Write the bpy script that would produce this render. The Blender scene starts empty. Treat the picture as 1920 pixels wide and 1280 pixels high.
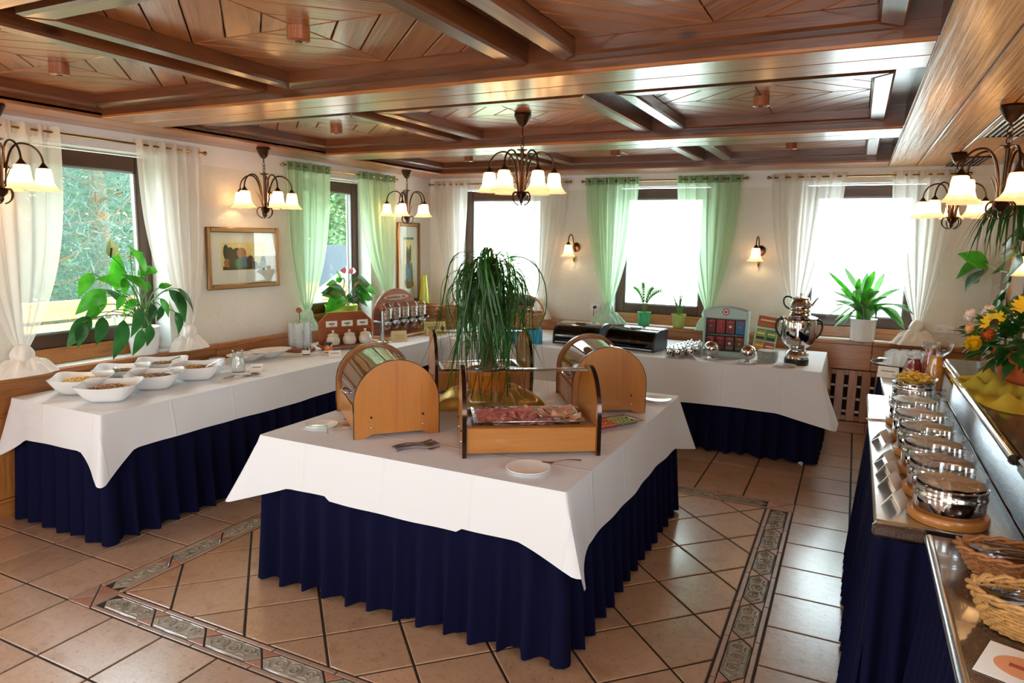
import bpy, bmesh, math, random
from math import sin, cos, pi, sqrt, atan2, radians, hypot
from mathutils import Vector as V, Matrix as M

S = bpy.context.scene
COL = S.collection
RND = random.Random(11)

# ---------------------------------------------------------------- camera
def make_camera():
    yaw, pit, roll = 0.4549, 0.1481, 0.0169
    f = V((-sin(yaw)*cos(pit), cos(yaw)*cos(pit), -sin(pit)))
    r = V((cos(yaw), sin(yaw), 0)); u = r.cross(f)
    r2 = cos(roll)*r + sin(roll)*u; u2 = -sin(roll)*r + cos(roll)*u
    cd = bpy.data.cameras.new('camera'); cd.sensor_width = 36.0; cd.lens = 1302.5/1920*36
    cd.clip_start = 0.05; cd.clip_end = 300
    c = bpy.data.objects.new('camera', cd); COL.objects.link(c)
    m = M.Identity(4)
    for i in range(3):
        m[i][0] = r2[i]; m[i][1] = u2[i]; m[i][2] = -f[i]
    m[2][3] = 1.75
    c.matrix_world = m
    S.camera = c
make_camera()

# ---------------------------------------------------------------- view, sky, lights
S.view_settings.view_transform = 'Standard'
S.view_settings.look = 'None'
S.view_settings.gamma = 1.0
S.view_settings.use_curve_mapping = False
S.view_settings.exposure = 0.45
S.cycles.transparent_max_bounces = 32
SKY = 9.0
w = bpy.data.worlds.new('sky'); S.world = w; w.use_nodes = True
bg = w.node_tree.nodes['Background']
tc = w.node_tree.nodes.new('ShaderNodeTexCoord')
sp = w.node_tree.nodes.new('ShaderNodeSeparateXYZ')
cr = w.node_tree.nodes.new('ShaderNodeValToRGB')
w.node_tree.links.new(tc.outputs['Generated'], sp.inputs[0])
w.node_tree.links.new(sp.outputs['Z'], cr.inputs[0])
cr.color_ramp.elements[0].position = 0.0; cr.color_ramp.elements[0].color = (0.93, 0.99, 1, 1)
cr.color_ramp.elements[1].position = 0.9; cr.color_ramp.elements[1].color = (0.72, 0.86, 1, 1)
w.node_tree.links.new(cr.outputs[0], bg.inputs[0]); bg.inputs[1].default_value = SKY

def area(name, loc, direction, sx, sy, power, color=(1, 1, 1), portal=False):
    ld = bpy.data.lights.new(name, 'AREA'); ld.shape = 'RECTANGLE'; ld.size = sx; ld.size_y = sy
    ld.energy = power; ld.color = color
    o = bpy.data.objects.new(name, ld); COL.objects.link(o); o.location = loc
    o.rotation_euler = V(direction).to_track_quat('-Z', 'Y').to_euler()
    if portal: ld.cycles.is_portal = True
    return o
# window and added fill opening centres along the walls (metres)
WIN_L = [(2.48, 3.52), (4.94, 5.95)]
WIN_B = [(-4.19, -3.13), (-2.31, -1.33), (-0.46, 0.52)]
WIN_UNSEEN_L = [(-2.45, -1.4), (0.0, 1.05)]
FILL_RIGHT = [(-1.7, -0.5), (0.1, 1.4)]  # unseen openings added to light the right side of the middle table
FILL_FRONT = [(-3.6, -2.5), (-0.9, 0.2)]  # unseen openings added behind the camera for fill daylight
ZW0, ZW1 = 0.87, 2.295
for a, b in WIN_L + WIN_UNSEEN_L:
    area('window_portal', (-4.90, (a+b)/2, (ZW0+ZW1)/2), (1, 0, 0), b-a, ZW1-ZW0, 1, portal=True)
for a, b in WIN_B:
    area('window_portal', ((a+b)/2, 7.42, (ZW0+ZW1)/2), (0, -1, 0), b-a, ZW1-ZW0, 1, portal=True)
for a, b in FILL_FRONT:
    area('window_portal', ((a+b)/2, -3.32, 1.0), (0, 1, 0), b-a, 1.9, 1, portal=True)
for a, b in FILL_RIGHT:
    area('window_portal', (1.43, (a+b)/2, 1.6), (-1, 0, 0), b-a, 1.3, 1, portal=True)
# warm fill light added behind the camera, no lamp stands there
area('room_fill_light', (-0.6, -1.2, 2.36), (-0.05, 0.16, -1), 3.2, 2.4, 42, (1.0, 0.80, 0.58))

# ---------------------------------------------------------------- mesh builder
def bez(p0, p1, p2, p3, n):
    out = []
    for i in range(n+1):
        t = i/n; s = 1-t
        out.append(s*s*s*V(p0)+3*s*s*t*V(p1)+3*s*t*t*V(p2)+t*t*t*V(p3))
    return out

class MB:
    def __init__(self): self.v = []; self.f = []; self.m = None
    def add(self, vs, fs):
        o = len(self.v)
        self.v += [tuple(self.m @ V(p)) for p in vs] if self.m else [tuple(p) for p in vs]
        self.f += [tuple(i+o for i in q) for q in fs]
        return self
    def box(self, x0, x1, y0, y1, z0, z1, b=0.0):
        if b <= 0:
            vs = [(x, y, z) for x in (x0, x1) for y in (y0, y1) for z in (z0, z1)]
            return self.add(vs, [(0, 1, 3, 2), (4, 6, 7, 5), (0, 4, 5, 1), (2, 3, 7, 6), (0, 2, 6, 4), (1, 5, 7, 3)])
        lo = V((x0, y0, z0)); hi = V((x1, y1, z1)); b = min(b, (hi.x-lo.x)*.45, (hi.y-lo.y)*.45, (hi.z-lo.z)*.45)
        vs = []; idx = {}
        for sx in (0, 1):
            for sy in (0, 1):
                for sz in (0, 1):
                    for k in range(3):
                        p = []
                        for ax, s in enumerate((sx, sy, sz)):
                            e = lo[ax] if s == 0 else hi[ax]
                            if ax != k: e += b if s == 0 else -b
                            p.append(e)
                        idx[(sx, sy, sz, k)] = len(vs); vs.append(p)
        fs = []
        for k in range(3):
            a, c = [i for i in range(3) if i != k]
            for s in (0, 1):
                q = []
                for u, v in ((0, 0), (1, 0), (1, 1), (0, 1)):
                    t = [0, 0, 0]; t[k] = s; t[a] = u; t[c] = v; q.append(idx[(*t, k)])
                fs.append(q)
        for e in range(3):
            a, c = [i for i in range(3) if i != e]
            for sa in (0, 1):
                for sc in (0, 1):
                    q = []
                    for s, k in ((0, a), (0, c), (1, c), (1, a)):
                        t = [0, 0, 0]; t[a] = sa; t[c] = sc; t[e] = s; q.append(idx[(*t, k)])
                    fs.append(q)
        for sx in (0, 1):
            for sy in (0, 1):
                for sz in (0, 1): fs.append([idx[(sx, sy, sz, k)] for k in range(3)])
        return self.add(vs, fs)
    def prism(self, pts, z0, z1, bev=0.0):
        n = len(pts)
        if bev > 0:
            c = V((sum(p[0] for p in pts)/n, sum(p[1] for p in pts)/n))
            ins = inset(pts, bev)
            vs = [(p[0], p[1], z0) for p in pts]+[(p[0], p[1], z1-bev) for p in pts]+[(p[0], p[1], z1) for p in ins]
            fs = [tuple(range(n))[::-1], tuple(range(2*n, 3*n))]
            for k in (0, 1):
                fs += [(k*n+i, k*n+(i+1) % n, (k+1)*n+(i+1) % n, (k+1)*n+i) for i in range(n)]
            return self.add(vs, fs)
        vs = [(p[0], p[1], z0) for p in pts]+[(p[0], p[1], z1) for p in pts]
        fs = [tuple(range(n))[::-1], tuple(range(n, 2*n))]+[(i, (i+1) % n, n+(i+1) % n, n+i) for i in range(n)]
        return self.add(vs, fs)
    def grid(self, fn, nu, nv, wrap=False):
        vs = [fn(i/nu, j/nv) for j in range(nv+1) for i in range(nu if wrap else nu+1)]
        w_ = nu if wrap else nu+1
        fs = [(j*w_+i, j*w_+(i+1) % w_, (j+1)*w_+(i+1) % w_, (j+1)*w_+i) for j in range(nv) for i in range(nu)]
        return self.add(vs, fs)
    def lathe(self, prof, n=24, sx=1, sy=1, rip=None, cap=True):
        vs = []; fs = []
        for r, z in prof:
            for i in range(n):
                a = 2*pi*i/n; q = r*(rip(a, r, z) if rip else 1)
                vs.append((q*cos(a)*sx, q*sin(a)*sy, z))
        k = len(prof)
        fs = [(j*n+i, j*n+(i+1) % n, (j+1)*n+(i+1) % n, (j+1)*n+i) for j in range(k-1) for i in range(n)]
        if cap:
            if prof[0][0] > 1e-5: fs.append(tuple(range(n))[::-1])
            if prof[-1][0] > 1e-5: fs.append(tuple(range((k-1)*n, k*n)))
        return self.add(vs, fs)
    def tube(self, pts, r, n=8, cap=True):
        pts = [V(p) for p in pts]; vs = []; k = len(pts); up = None
        for i, p in enumerate(pts):
            t = (pts[min(i+1, k-1)]-pts[max(i-1, 0)]).normalized()
            if up is None:
                a = V((0, 0, 1)) if abs(t.z) < .9 else V((1, 0, 0)); up = (a-t*a.dot(t)).normalized()
            else:
                up = up-t*up.dot(t); up = up.normalized() if up.length > 1e-6 else V((1, 0, 0))
            s = t.cross(up); q = r[i] if isinstance(r, (list, tuple)) else r
            for j in range(n):
                a = 2*pi*j/n; vs.append(p+(up*cos(a)+s*sin(a))*q)
        fs = [(j*n+i, j*n+(i+1) % n, (j+1)*n+(i+1) % n, (j+1)*n+i) for j in range(k-1) for i in range(n)]
        if cap: fs += [tuple(range(n))[::-1], tuple(range((k-1)*n, k*n))]
        return self.add(vs, fs)
    def ball(self, c, r, n=12, sz=1.0):
        c = V(c); h = n//2
        old = self.m; self.m = (old or M.Identity(4)) @ M.Translation(c)
        self.lathe([(max(r*sin(pi*i/h), 1e-6), -r*sz*cos(pi*i/h)) for i in range(h+1)], n)
        self.m = old; return self
    def mesh(self, name, mat, smooth=True, ang=40):
        me = bpy.data.meshes.new(name); me.from_pydata(self.v, [], self.f)
        if mat: me.materials.append(mat)
        if smooth:
            me.polygons.foreach_set('use_smooth', [True]*len(me.polygons))
            me.set_sharp_from_angle(angle=radians(ang))
        me.update(); return me
    def build(self, name, mat, parent=None, loc=(0, 0, 0), rot=(0, 0, 0), smooth=True, ang=40):
        return link(name, self.mesh(name, mat, smooth, ang), parent, loc, rot)

def inset(pts, d):
    n = len(pts); out = []
    A = sum(pts[i][0]*pts[(i+1) % n][1]-pts[(i+1) % n][0]*pts[i][1] for i in range(n))
    sg = 1 if A > 0 else -1
    for i in range(n):
        p0, p, p1 = V(pts[i-1][:2]), V(pts[i][:2]), V(pts[(i+1) % n][:2])
        e0 = (p-p0).normalized(); e1 = (p1-p).normalized()
        n0 = V((-e0.y, e0.x))*sg; n1 = V((-e1.y, e1.x))*sg
        k = max(1+n0.dot(n1), .25)
        out.append(tuple(p+(n0+n1)*(d/k)))
    return out

def link(name, data, parent=None, loc=(0, 0, 0), rot=(0, 0, 0)):
    o = bpy.data.objects.new(name, data); COL.objects.link(o)
    if parent is not None: o.parent = parent
    o.location = loc; o.rotation_euler = rot
    return o
def tag(o, label=None, cat=None, group=None, kind=None):
    for k, v in (('label', label), ('category', cat), ('group', group), ('kind', kind)):
        if v: o[k] = v
    return o
def thing(name, label, cat, loc=(0, 0, 0), rz=0, group=None, rot=None):
    return tag(link(name, None, None, loc, rot or (0, 0, rz)), label, cat, group)
def dup(o, loc=None, rz=None, label=None, parent=None):
    kids = list(o.children)
    c = o.copy(); COL.objects.link(c)
    if parent is not None: c.parent = parent
    if loc is not None: c.location = loc
    if rz is not None: c.rotation_euler = (c.rotation_euler[0], c.rotation_euler[1], rz)
    if label: c['label'] = label
    for k in kids: dup(k, parent=c)
    return c
def text_mesh(s, size, mat, parent, loc, rot, align='CENTER', name='lettering', ext=0.0006):
    cu = bpy.data.curves.new('t', 'FONT'); cu.body = s; cu.size = size; cu.align_x = align; cu.align_y = 'CENTER'
    cu.extrude = ext; cu.resolution_u = 2
    t = bpy.data.objects.new('t', cu)
    me = bpy.data.meshes.new_from_object(t); me.materials.clear(); me.materials.append(mat); me.name = name
    bpy.data.objects.remove(t)
    return link(name, me, parent, loc, rot)
# ---------------------------------------------------------------- materials
def lin(h):
    if isinstance(h, str):
        h = h.lstrip('#'); h = tuple(int(h[i:i+2], 16)/255 for i in (0, 2, 4))
    return tuple((c/12.92 if c <= .04045 else ((c+.055)/1.055)**2.4) for c in h)+(1,)
class Mat:
    def __init__(self, name):
        self.mat = bpy.data.materials.new(name); self.mat.use_nodes = True
        self.t = self.mat.node_tree; self.b = self.t.nodes['Principled BSDF']; self.out = self.t.nodes['Material Output']
    def n(self, typ, **kw):
        x = self.t.nodes.new('ShaderNode'+typ)
        for k, v in kw.items():
            if k.startswith('i_'):
                k = k[2:]; k = int(k) if k.isdigit() else k.replace('_', ' ')
                x.inputs[k].default_value = v
            else: setattr(x, k, v)
        return x
    def l(self, a, b): self.t.links.new(a, b)
    def coords(self, scale=(1, 1, 1), jitter=True, kind='Object'):
        tc = self.n('TexCoord'); mp = self.n('Mapping'); mp.inputs['Scale'].default_value = scale
        src = tc.outputs[kind]
        if jitter:
            oi = self.n('ObjectInfo'); va = self.n('VectorMath', operation='MULTIPLY_ADD')
            cx = self.n('CombineXYZ'); self.l(oi.outputs['Random'], cx.inputs[0]); self.l(oi.outputs['Random'], cx.inputs[1]); self.l(oi.outputs['Random'], cx.inputs[2])
            va.inputs[1].default_value = (37, 23, 19); self.l(cx.outputs[0], va.inputs[0]); self.l(src, va.inputs[2]); src = va.outputs[0]
        self.l(src, mp.inputs[0]); return mp.outputs[0]
    def noise(self, co, scale, detail=4, rough=.55, dist=0):
        x = self.n('TexNoise'); x.inputs['Scale'].default_value = scale; x.inputs['Detail'].default_value = detail
        x.inputs['Roughness'].default_value = rough; x.inputs['Distortion'].default_value = dist
        self.l(co, x.inputs['Vector']); return x.outputs[0]
    def ramp(self, fac, stops):
        r = self.n('ValToRGB'); e = r.color_ramp.elements
        while len(e) < len(stops): e.new(.5)
        for k, (p, c) in enumerate(stops): e[k].position = p; e[k].color = lin(c) if not isinstance(c, float) else (c, c, c, 1)
        self.l(fac, r.inputs[0]); return r.outputs[0]
    def bump(self, h, strength=.2, dist=.01):
        x = self.n('Bump'); x.inputs['Strength'].default_value = strength; x.inputs['Distance'].default_value = dist
        self.l(h, x.inputs['Height']); self.l(x.outputs[0], self.b.inputs['Normal']); return x
    def vary(self, col, lo=.8, hi=1.15):
        oi = self.n('ObjectInfo'); mr = self.n('MapRange'); mr.inputs[3].default_value = lo; mr.inputs[4].default_value = hi
        self.l(oi.outputs['Random'], mr.inputs[0])
        mx = self.n('VectorMath', operation='SCALE'); self.l(col, mx.inputs[0]); self.l(mr.outputs[0], mx.inputs['Scale']); return mx.outputs[0]
    def set(self, **kw):
        for k, v in kw.items(): self.b.inputs[k.replace('_', ' ')].default_value = v
        return self
def plain(name, col, rough=.5, metal=0., coat=0., bump=None, sheen=0., sub=None, var=None):
    m = Mat(name); c = lin(col); m.set(Base_Color=c, Roughness=rough, Metallic=metal, Coat_Weight=coat)
    if sheen: m.set(Sheen_Weight=sheen, Sheen_Roughness=.4)
    if bump or var:
        co = m.coords()
        nz = m.noise(co, bump[0] if bump else var[0])
        if bump: m.bump(nz, bump[1], bump[2] if len(bump) > 2 else .01)
        if var:
            k = var[1]; hi = tuple(min(1, x*(1+k)) for x in c[:3])+(1,); lo = tuple(x*(1-k) for x in c[:3])+(1,)
            r = m.n('ValToRGB'); r.color_ramp.elements[0].color = lo; r.color_ramp.elements[1].color = hi
            r.color_ramp.elements[0].position = .3; r.color_ramp.elements[1].position = .7
            m.l(nz, r.inputs[0]); m.l(r.outputs[0], m.b.inputs['Base Color'])
    return m.mat
def wood(name, dark, light, axis=0, scale=1.0, rough=.35, coat=.3, bump=.25, ridge=0.0, var=(.8, 1.15), knots=True, dist=.006):
    m = Mat(name); s = [9*scale]*3; s[axis] = .8*scale
    co = m.coords(tuple(s))
    g = m.noise(co, 2.2, 6, .6, .6)
    col = m.ramp(g, [(.3, dark), (.52, light), (.75, dark)])
    if knots:
        s2 = [5*scale]*3; s2[axis] = 2.2*scale
        vo = m.n('TexVoronoi'); m.l(m.coords(tuple(s2)), vo.inputs['Vector']); vo.inputs['Scale'].default_value = .75
        kd = m.ramp(vo.outputs['Distance'], [(.03, 0.25), (.09, 1.0)])
        mm = m.n('VectorMath', operation='MULTIPLY'); m.l(col, mm.inputs[0]); m.l(kd, mm.inputs[1]); col = mm.outputs[0]
    m.l(m.vary(col, *var), m.b.inputs['Base Color'])
    h = g
    if ridge:
        s3 = [26*scale]*3; s3[axis] = .5*scale
        h = m.noise(m.coords(tuple(s3)), 2.0, 3, .5, .25)
    m.bump(h, bump, dist)
    m.set(Roughness=rough, Coat_Weight=coat, Coat_Roughness=.15)
    return m.mat
def thin_glass(name, tint='#ffffff', ior=1.45, rough=0.0, mult=1.0):
    m = Mat(name); m.t.nodes.remove(m.b)
    tr = m.n('BsdfTransparent'); tr.inputs[0].default_value = lin(tint)
    gl = m.n('BsdfGlossy'); gl.inputs['Roughness'].default_value = rough
    lw = m.n('LayerWeight'); lw.inputs['Blend'].default_value = .5
    pw = m.n('Math', operation='POWER'); pw.inputs[1].default_value = 5; m.l(lw.outputs['Facing'], pw.inputs[0])
    f0 = ((ior-1)/(ior+1))**2*mult
    ma = m.n('Math', operation='MULTIPLY_ADD'); ma.inputs[1].default_value = .9-f0; ma.inputs[2].default_value = f0; m.l(pw.outputs[0], ma.inputs[0])
    mx = m.n('MixShader'); fac = ma.outputs[0]
    m.l(fac, mx.inputs[0]); m.l(tr.outputs[0], mx.inputs[1]); m.l(gl.outputs[0], mx.inputs[2]); m.l(mx.outputs[0], m.out.inputs[0])
    return m.mat
def sheer(name, col, clear=.3, trans=.55, emit=None):
    m = Mat(name); m.t.nodes.remove(m.b)
    d = m.n('BsdfDiffuse'); d.inputs[0].default_value = lin(col)
    t = m.n('BsdfTranslucent'); t.inputs[0].default_value = lin(col)
    tr = m.n('BsdfTransparent')
    a = m.n('MixShader'); a.inputs[0].default_value = trans; m.l(d.outputs[0], a.inputs[1]); m.l(t.outputs[0], a.inputs[2])
    b = m.n('MixShader'); b.inputs[0].default_value = clear; m.l(a.outputs[0], b.inputs[1]); m.l(tr.outputs[0], b.inputs[2])
    res = b.outputs[0]
    if emit:
        e = m.n('Emission'); e.inputs[0].default_value = lin(emit[0]); e.inputs[1].default_value = emit[1]
        s = m.n('AddShader'); m.l(res, s.inputs[0]); m.l(e.outputs[0], s.inputs[1]); res = s.outputs[0]
    m.l(res, m.out.inputs[0]); return m.mat
def leafmat(name, dark, light, rough=.35):
    m = Mat(name); co = m.coords((6, 6, 6)); n = m.noise(co, 1.5)
    col = m.vary(m.ramp(n, [(.3, dark), (.7, light)]), .75, 1.25)
    m.l(col, m.b.inputs['Base Color']); m.set(Roughness=rough)
    t = m.n('BsdfTranslucent'); m.l(col, t.inputs[0])
    mx = m.n('MixShader'); mx.inputs[0].default_value = .4
    m.l(m.b.outputs[0], mx.inputs[1]); m.l(t.outputs[0], mx.inputs[2]); m.l(mx.outputs[0], m.out.inputs[0])
    return m.mat
def tilemat(name, a, b, c, rough=.3, bump=.25):
    m = Mat(name); co = m.coords()
    n1 = m.noise(co, 7, 6, .65, .5); n2 = m.noise(co, 55, 4, .6)
    col = m.ramp(n1, [(.28, a), (.5, b), (.74, c)])
    sp_ = m.ramp(n2, [(.30, .62), (.42, 1.0)])
    mm = m.n('VectorMath', operation='MULTIPLY'); m.l(col, mm.inputs[0]); m.l(sp_, mm.inputs[1])
    m.l(m.vary(mm.outputs[0], .86, 1.1), m.b.inputs['Base Color'])
    ad = m.n('Math', operation='MULTIPLY_ADD'); ad.inputs[1].default_value = .35; m.l(n2, ad.inputs[0]); m.l(m.noise(co, 22, 3), ad.inputs[2])
    m.bump(ad.outputs[0], bump, .004); m.set(Roughness=rough, Coat_Weight=.8, Coat_Roughness=.2)
    return m.mat

W_CEIL = wood('ceiling_spruce', '#7a3f1a', '#a8632e', 0, 1.0, .30, .5, .35)
W_PANEL = wood('ceiling_panel_spruce', '#784020', '#a4602e', 0, 1.0, .30, .45, .55, ridge=1)
W_BEAM = wood('shaded_ceiling_wood', '#4a220d', '#703a18', 0, 1.0, .34, .4, .35)  # darker than the planks: shade on the recessed faces put into the colour
W_ROUGH = wood('brushed_plank_wood', '#a56e38', '#cc965a', 1, .9, .36, .3, .8, ridge=1, dist=.008)
W_WAIN = wood('wainscot_pine', '#8a4f22', '#b5743c', 0, 1.1, .38, .25, .2)
W_WAIN_Z = wood('slat_pine', '#855020', '#b07038', 2, 1.2, .38, .25, .2)
W_BEECH = wood('beech_veneer', '#a8642a', '#b87630', 2, .8, .34, .35, .05, knots=False, var=(.95, 1.05))
W_BEECH_X = wood('beech_veneer_long', '#a8682c', '#bc7c3a', 0, .8, .34, .35, .05, knots=False, var=(.95, 1.05))
W_CHERRY = wood('cherry_wood', '#7c3d18', '#99532a', 0, 1.0, .36, .3, .05, knots=False, var=(.95, 1.05))
W_FENCE = wood('garden_fence_wood', '#c9a15c', '#dcb878', 1, .8, .6, 0, .2)
def make_plaster():
    m = Mat('wall_plaster'); co = m.coords(jitter=False)
    n = m.noise(co, 26, 8, .65, .4); n2 = m.noise(co, 3, 3)
    cream = m.ramp(n2, [(.3, '#dbd5c6'), (.7, '#e6e1d6')])
    g = m.n('NewGeometry'); sx = m.n('SeparateXYZ'); m.l(g.outputs['Position'], sx.inputs[0])
    st = m.n('Math', operation='GREATER_THAN'); st.inputs[1].default_value = 2.265; m.l(sx.outputs['Z'], st.inputs[0])
    mx = m.n('Mix', data_type='RGBA'); m.l(st.outputs[0], mx.inputs[0]); m.l(cream, mx.inputs[6]); mx.inputs[7].default_value = lin('#e9e3de')
    m.l(mx.outputs[2], m.b.inputs['Base Color']); m.bump(n, .7, .012); m.set(Roughness=.9); return m.mat
PLASTER = make_plaster()
WHITE_PAINT = plain('white_reveal_paint', '#eeeeea', .8, bump=(30, .2))
LILAC = plain('side_wall_paint', '#b3a29a', .9, bump=(25, .3))
FRAME = plain('brown_window_frame', '#4e2f1e', .35, coat=.2, var=(6, .15))
GASKET = plain('grey_gasket', '#9aa0a4', .4)
GLASS = thin_glass('window_glass', '#f6fbfa', 1.35)
ACRYL = thin_glass('clear_acrylic', '#f3efec', 1.42, .01, 1.6)
DRINK = thin_glass('drinking_glass', '#fafcfd', 1.5, .0, 2.2)
FROSTY = sheer('cut_glass', '#f2f7fa', .66, .5)
def make_cloth():
    m = Mat('white_tablecloth'); tc = m.n('TexCoord'); sx = m.n('SeparateXYZ'); m.l(tc.outputs['Object'], sx.inputs[0])
    hs = []
    for ax in ('X', 'Y'):
        pp = m.n('Math', operation='PINGPONG'); pp.inputs[1].default_value = .23; m.l(sx.outputs[ax], pp.inputs[0])
        mr = m.n('MapRange'); mr.inputs[1].default_value = 0; mr.inputs[2].default_value = .012; mr.inputs[3].default_value = 1; mr.inputs[4].default_value = 0
        m.l(pp.outputs[0], mr.inputs[0]); hs.append(mr.outputs[0])
    mxn = m.n('Math', operation='MAXIMUM'); m.l(hs[0], mxn.inputs[0]); m.l(hs[1], mxn.inputs[1])
    n = m.noise(m.coords((1, 1, 1), False), 9, 3); ad = m.n('Math', operation='MULTIPLY_ADD'); ad.inputs[1].default_value = .8
    m.l(n, ad.inputs[0]); m.l(mxn.outputs[0], ad.inputs[2]); m.bump(ad.outputs[0], .35, .008)
    m.set(Base_Color=lin('#e6e5e6'), Roughness=.75, Sheen_Weight=.1); return m.mat
CLOTH = make_cloth()
NAVY = plain('navy_skirt_fabric', '#0a0b2b', .95, sheen=.0, bump=(220, .15, .001))
NAVY.node_tree.nodes['Principled BSDF'].inputs['Specular IOR Level'].default_value = .15
TILE = tilemat('terracotta_tile', '#aa8468', '#be9c82', '#b08e76', .3, .35)
TILE_D = tilemat('terracotta_tile_inner', '#ad8262', '#c29a78', '#b48c6c', .32, .35)
TILE_S = tilemat('border_strip_tile', '#a57f68', '#b08f78', '#b98c74', .35, .2)
TILE_T = tilemat('border_triangle_tile', '#a4694c', '#b37c60', '#a5745c', .35, .2)
TILE_H = tilemat('relief_tile', '#8f8474', '#a39886', '#80786a', .25, .3)
GROUT = plain('dark_grout', '#33271e', .85, bump=(60, .4))
BRONZE = plain('antique_bronze', '#4a3426', .3, .9)
BRASS = plain('brass', '#b08a48', .25, 1.0)
CHROME = plain('chrome', '#dcdcdc', .07, 1.0)
STEEL = plain('brushed_steel', '#c8ccd2', .22, 1.0, bump=(80, .04))
SHADE = sheer('frosted_lamp_glass', '#fff0dc', .22, .65, ('#ffbf80', .30))
def emitter(name, col, s):
    m = Mat(name); m.t.nodes.remove(m.b); e = m.n('Emission'); e.inputs[0].default_value = lin(col); e.inputs[1].default_value = s
    m.l(e.outputs[0], m.out.inputs[0]); return m.mat
BULB = emitter('lamp_bulb_glow', '#ffd9a0', 70)
SHEER_W = sheer('white_voile', '#f6f2ec', .30, .58)
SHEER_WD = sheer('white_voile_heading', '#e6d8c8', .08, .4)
SHEER_G = sheer('green_voile', '#cfe8c8', .18, .68)
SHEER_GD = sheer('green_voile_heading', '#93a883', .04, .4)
VOILE_W = plain('white_voile_bundle', '#ebe4da', .8, sheen=.2)
VOILE_G = plain('green_voile_bundle', '#b9dcc0', .8, sheen=.2)
GILT = plain('gilt_frame_moulding', '#8a6236', .3, .6, bump=(40, .1))
PAPER = plain('white_card', '#eee9df', .8)
CREAMCARD = plain('cream_card', '#e3d3a0', .8)
MOUNT = plain('picture_mount', '#dedad2', .85)
INK = plain('dark_ink', '#2c3a2a', .8)
REDINK = plain('red_ink', '#b04a3a', .7)
GREENINK = plain('green_ink', '#2f6b3a', .8)
PORC = plain('white_porcelain', '#f1f0ee', .18, coat=.5)
PORC_C = plain('cream_stoneware', '#d9d2c4', .3, coat=.3)
BLACKG = plain('black_gloss_plastic', '#0b0c10', .12, coat=.5)
BLACKP = plain('black_plastic', '#151518', .4)
SMOKED = thin_glass('smoked_acrylic', '#3a3436', 1.5)
GRANITE = plain('brown_granite', '#4a382e', .22, coat=.4, var=(180, .5))
WICKER = plain('wicker', '#b98a4e', .6, bump=(60, .4), var=(40, .3))
WICKER_D = plain('dark_wicker', '#a0693a', .6, bump=(60, .4), var=(40, .3))
SOIL = plain('potting_soil', '#2a1d14', .95, bump=(60, .8))
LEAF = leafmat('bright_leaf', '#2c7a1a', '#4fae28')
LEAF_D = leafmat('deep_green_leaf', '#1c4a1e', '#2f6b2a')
LEAF_P = leafmat('strap_leaf', '#23451a', '#3f7a2c', .3)
LEAF_B = leafmat('grey_green_leaf', '#4c7a48', '#7fae6c', .4)
LEAF_Y = leafmat('yellowing_leaf', '#7a7a2a', '#a89a3c')
STEM = plain('plant_stem', '#4d7a2c', .5)
BARK = plain('bark', '#8a6a4a', .85, bump=(30, .8))
TERRA = plain('terracotta_pot', '#b4562a', .6, var=(10, .12))
ORANGE_POT = plain('orange_glazed_pot', '#e08a28', .35, coat=.3)
LIME = plain('lime_ceramic', '#a3c02a', .25, coat=.4)
YELLOWV = plain('yellow_green_glass_vase', '#b9bf22', .15, coat=.6)
# ---------------------------------------------------------------- room shell
XL, YB, XR, YF = -4.58, 7.10, 1.03, -3.3
def wall_boxes(holes, a0, a1, put, mb, zt=2.75):
    a = a0
    for h0, h1, z0, z1 in holes:
        put(mb, a, h0, -.05, zt); put(mb, h0, h1, -.05, z0); put(mb, h0, h1, z1, zt); a = h1
    put(mb, a, a1, -.05, zt)
def shell():
    mb = MB(); holes = sorted([(a, b, ZW0, ZW1) for a, b in WIN_L+WIN_UNSEEN_L])
    wall_boxes(holes, YF-.3, YB+.3, lambda m, a, b, z0, z1: m.box(XL-.32, XL, a, b, z0, z1), mb)
    tag(mb.build('wall_left', PLASTER, smooth=False), kind='structure')
    mb = MB(); holes = [(a, b, ZW0, ZW1) for a, b in WIN_B]
    wall_boxes(holes, XL, XR+.3, lambda m, a, b, z0, z1: m.box(a, b, YB, YB+.32, z0, z1), mb)
    tag(mb.build('wall_back', PLASTER, smooth=False), kind='structure')
    mb = MB(); holes = [(a, b, .05, 1.95) for a, b in FILL_FRONT]
    wall_boxes(holes, XL, 1.6, lambda m, a, b, z0, z1: m.box(a, b, YF-.3, YF, z0, z1), mb)
    tag(mb.build('wall_front', PLASTER, smooth=False), kind='structure')
    # right wall: pier beside the back window, then the lilac wall behind the counter
    mb = MB(); mb.box(XR, XR+.3, 6.95, YB, -.05, 2.75); tag(mb.build('wall_right_pier', PLASTER, smooth=False), kind='structure')
    mb = MB(); wall_boxes([(a, b, .95, 2.25) for a, b in FILL_RIGHT], YF, 6.95, lambda m, a, b, z0, z1: m.box(XR+.06, XR+.36, a, b, z0, z1), mb); tag(mb.build('wall_right', LILAC, smooth=False), kind='structure')
shell()

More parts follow.
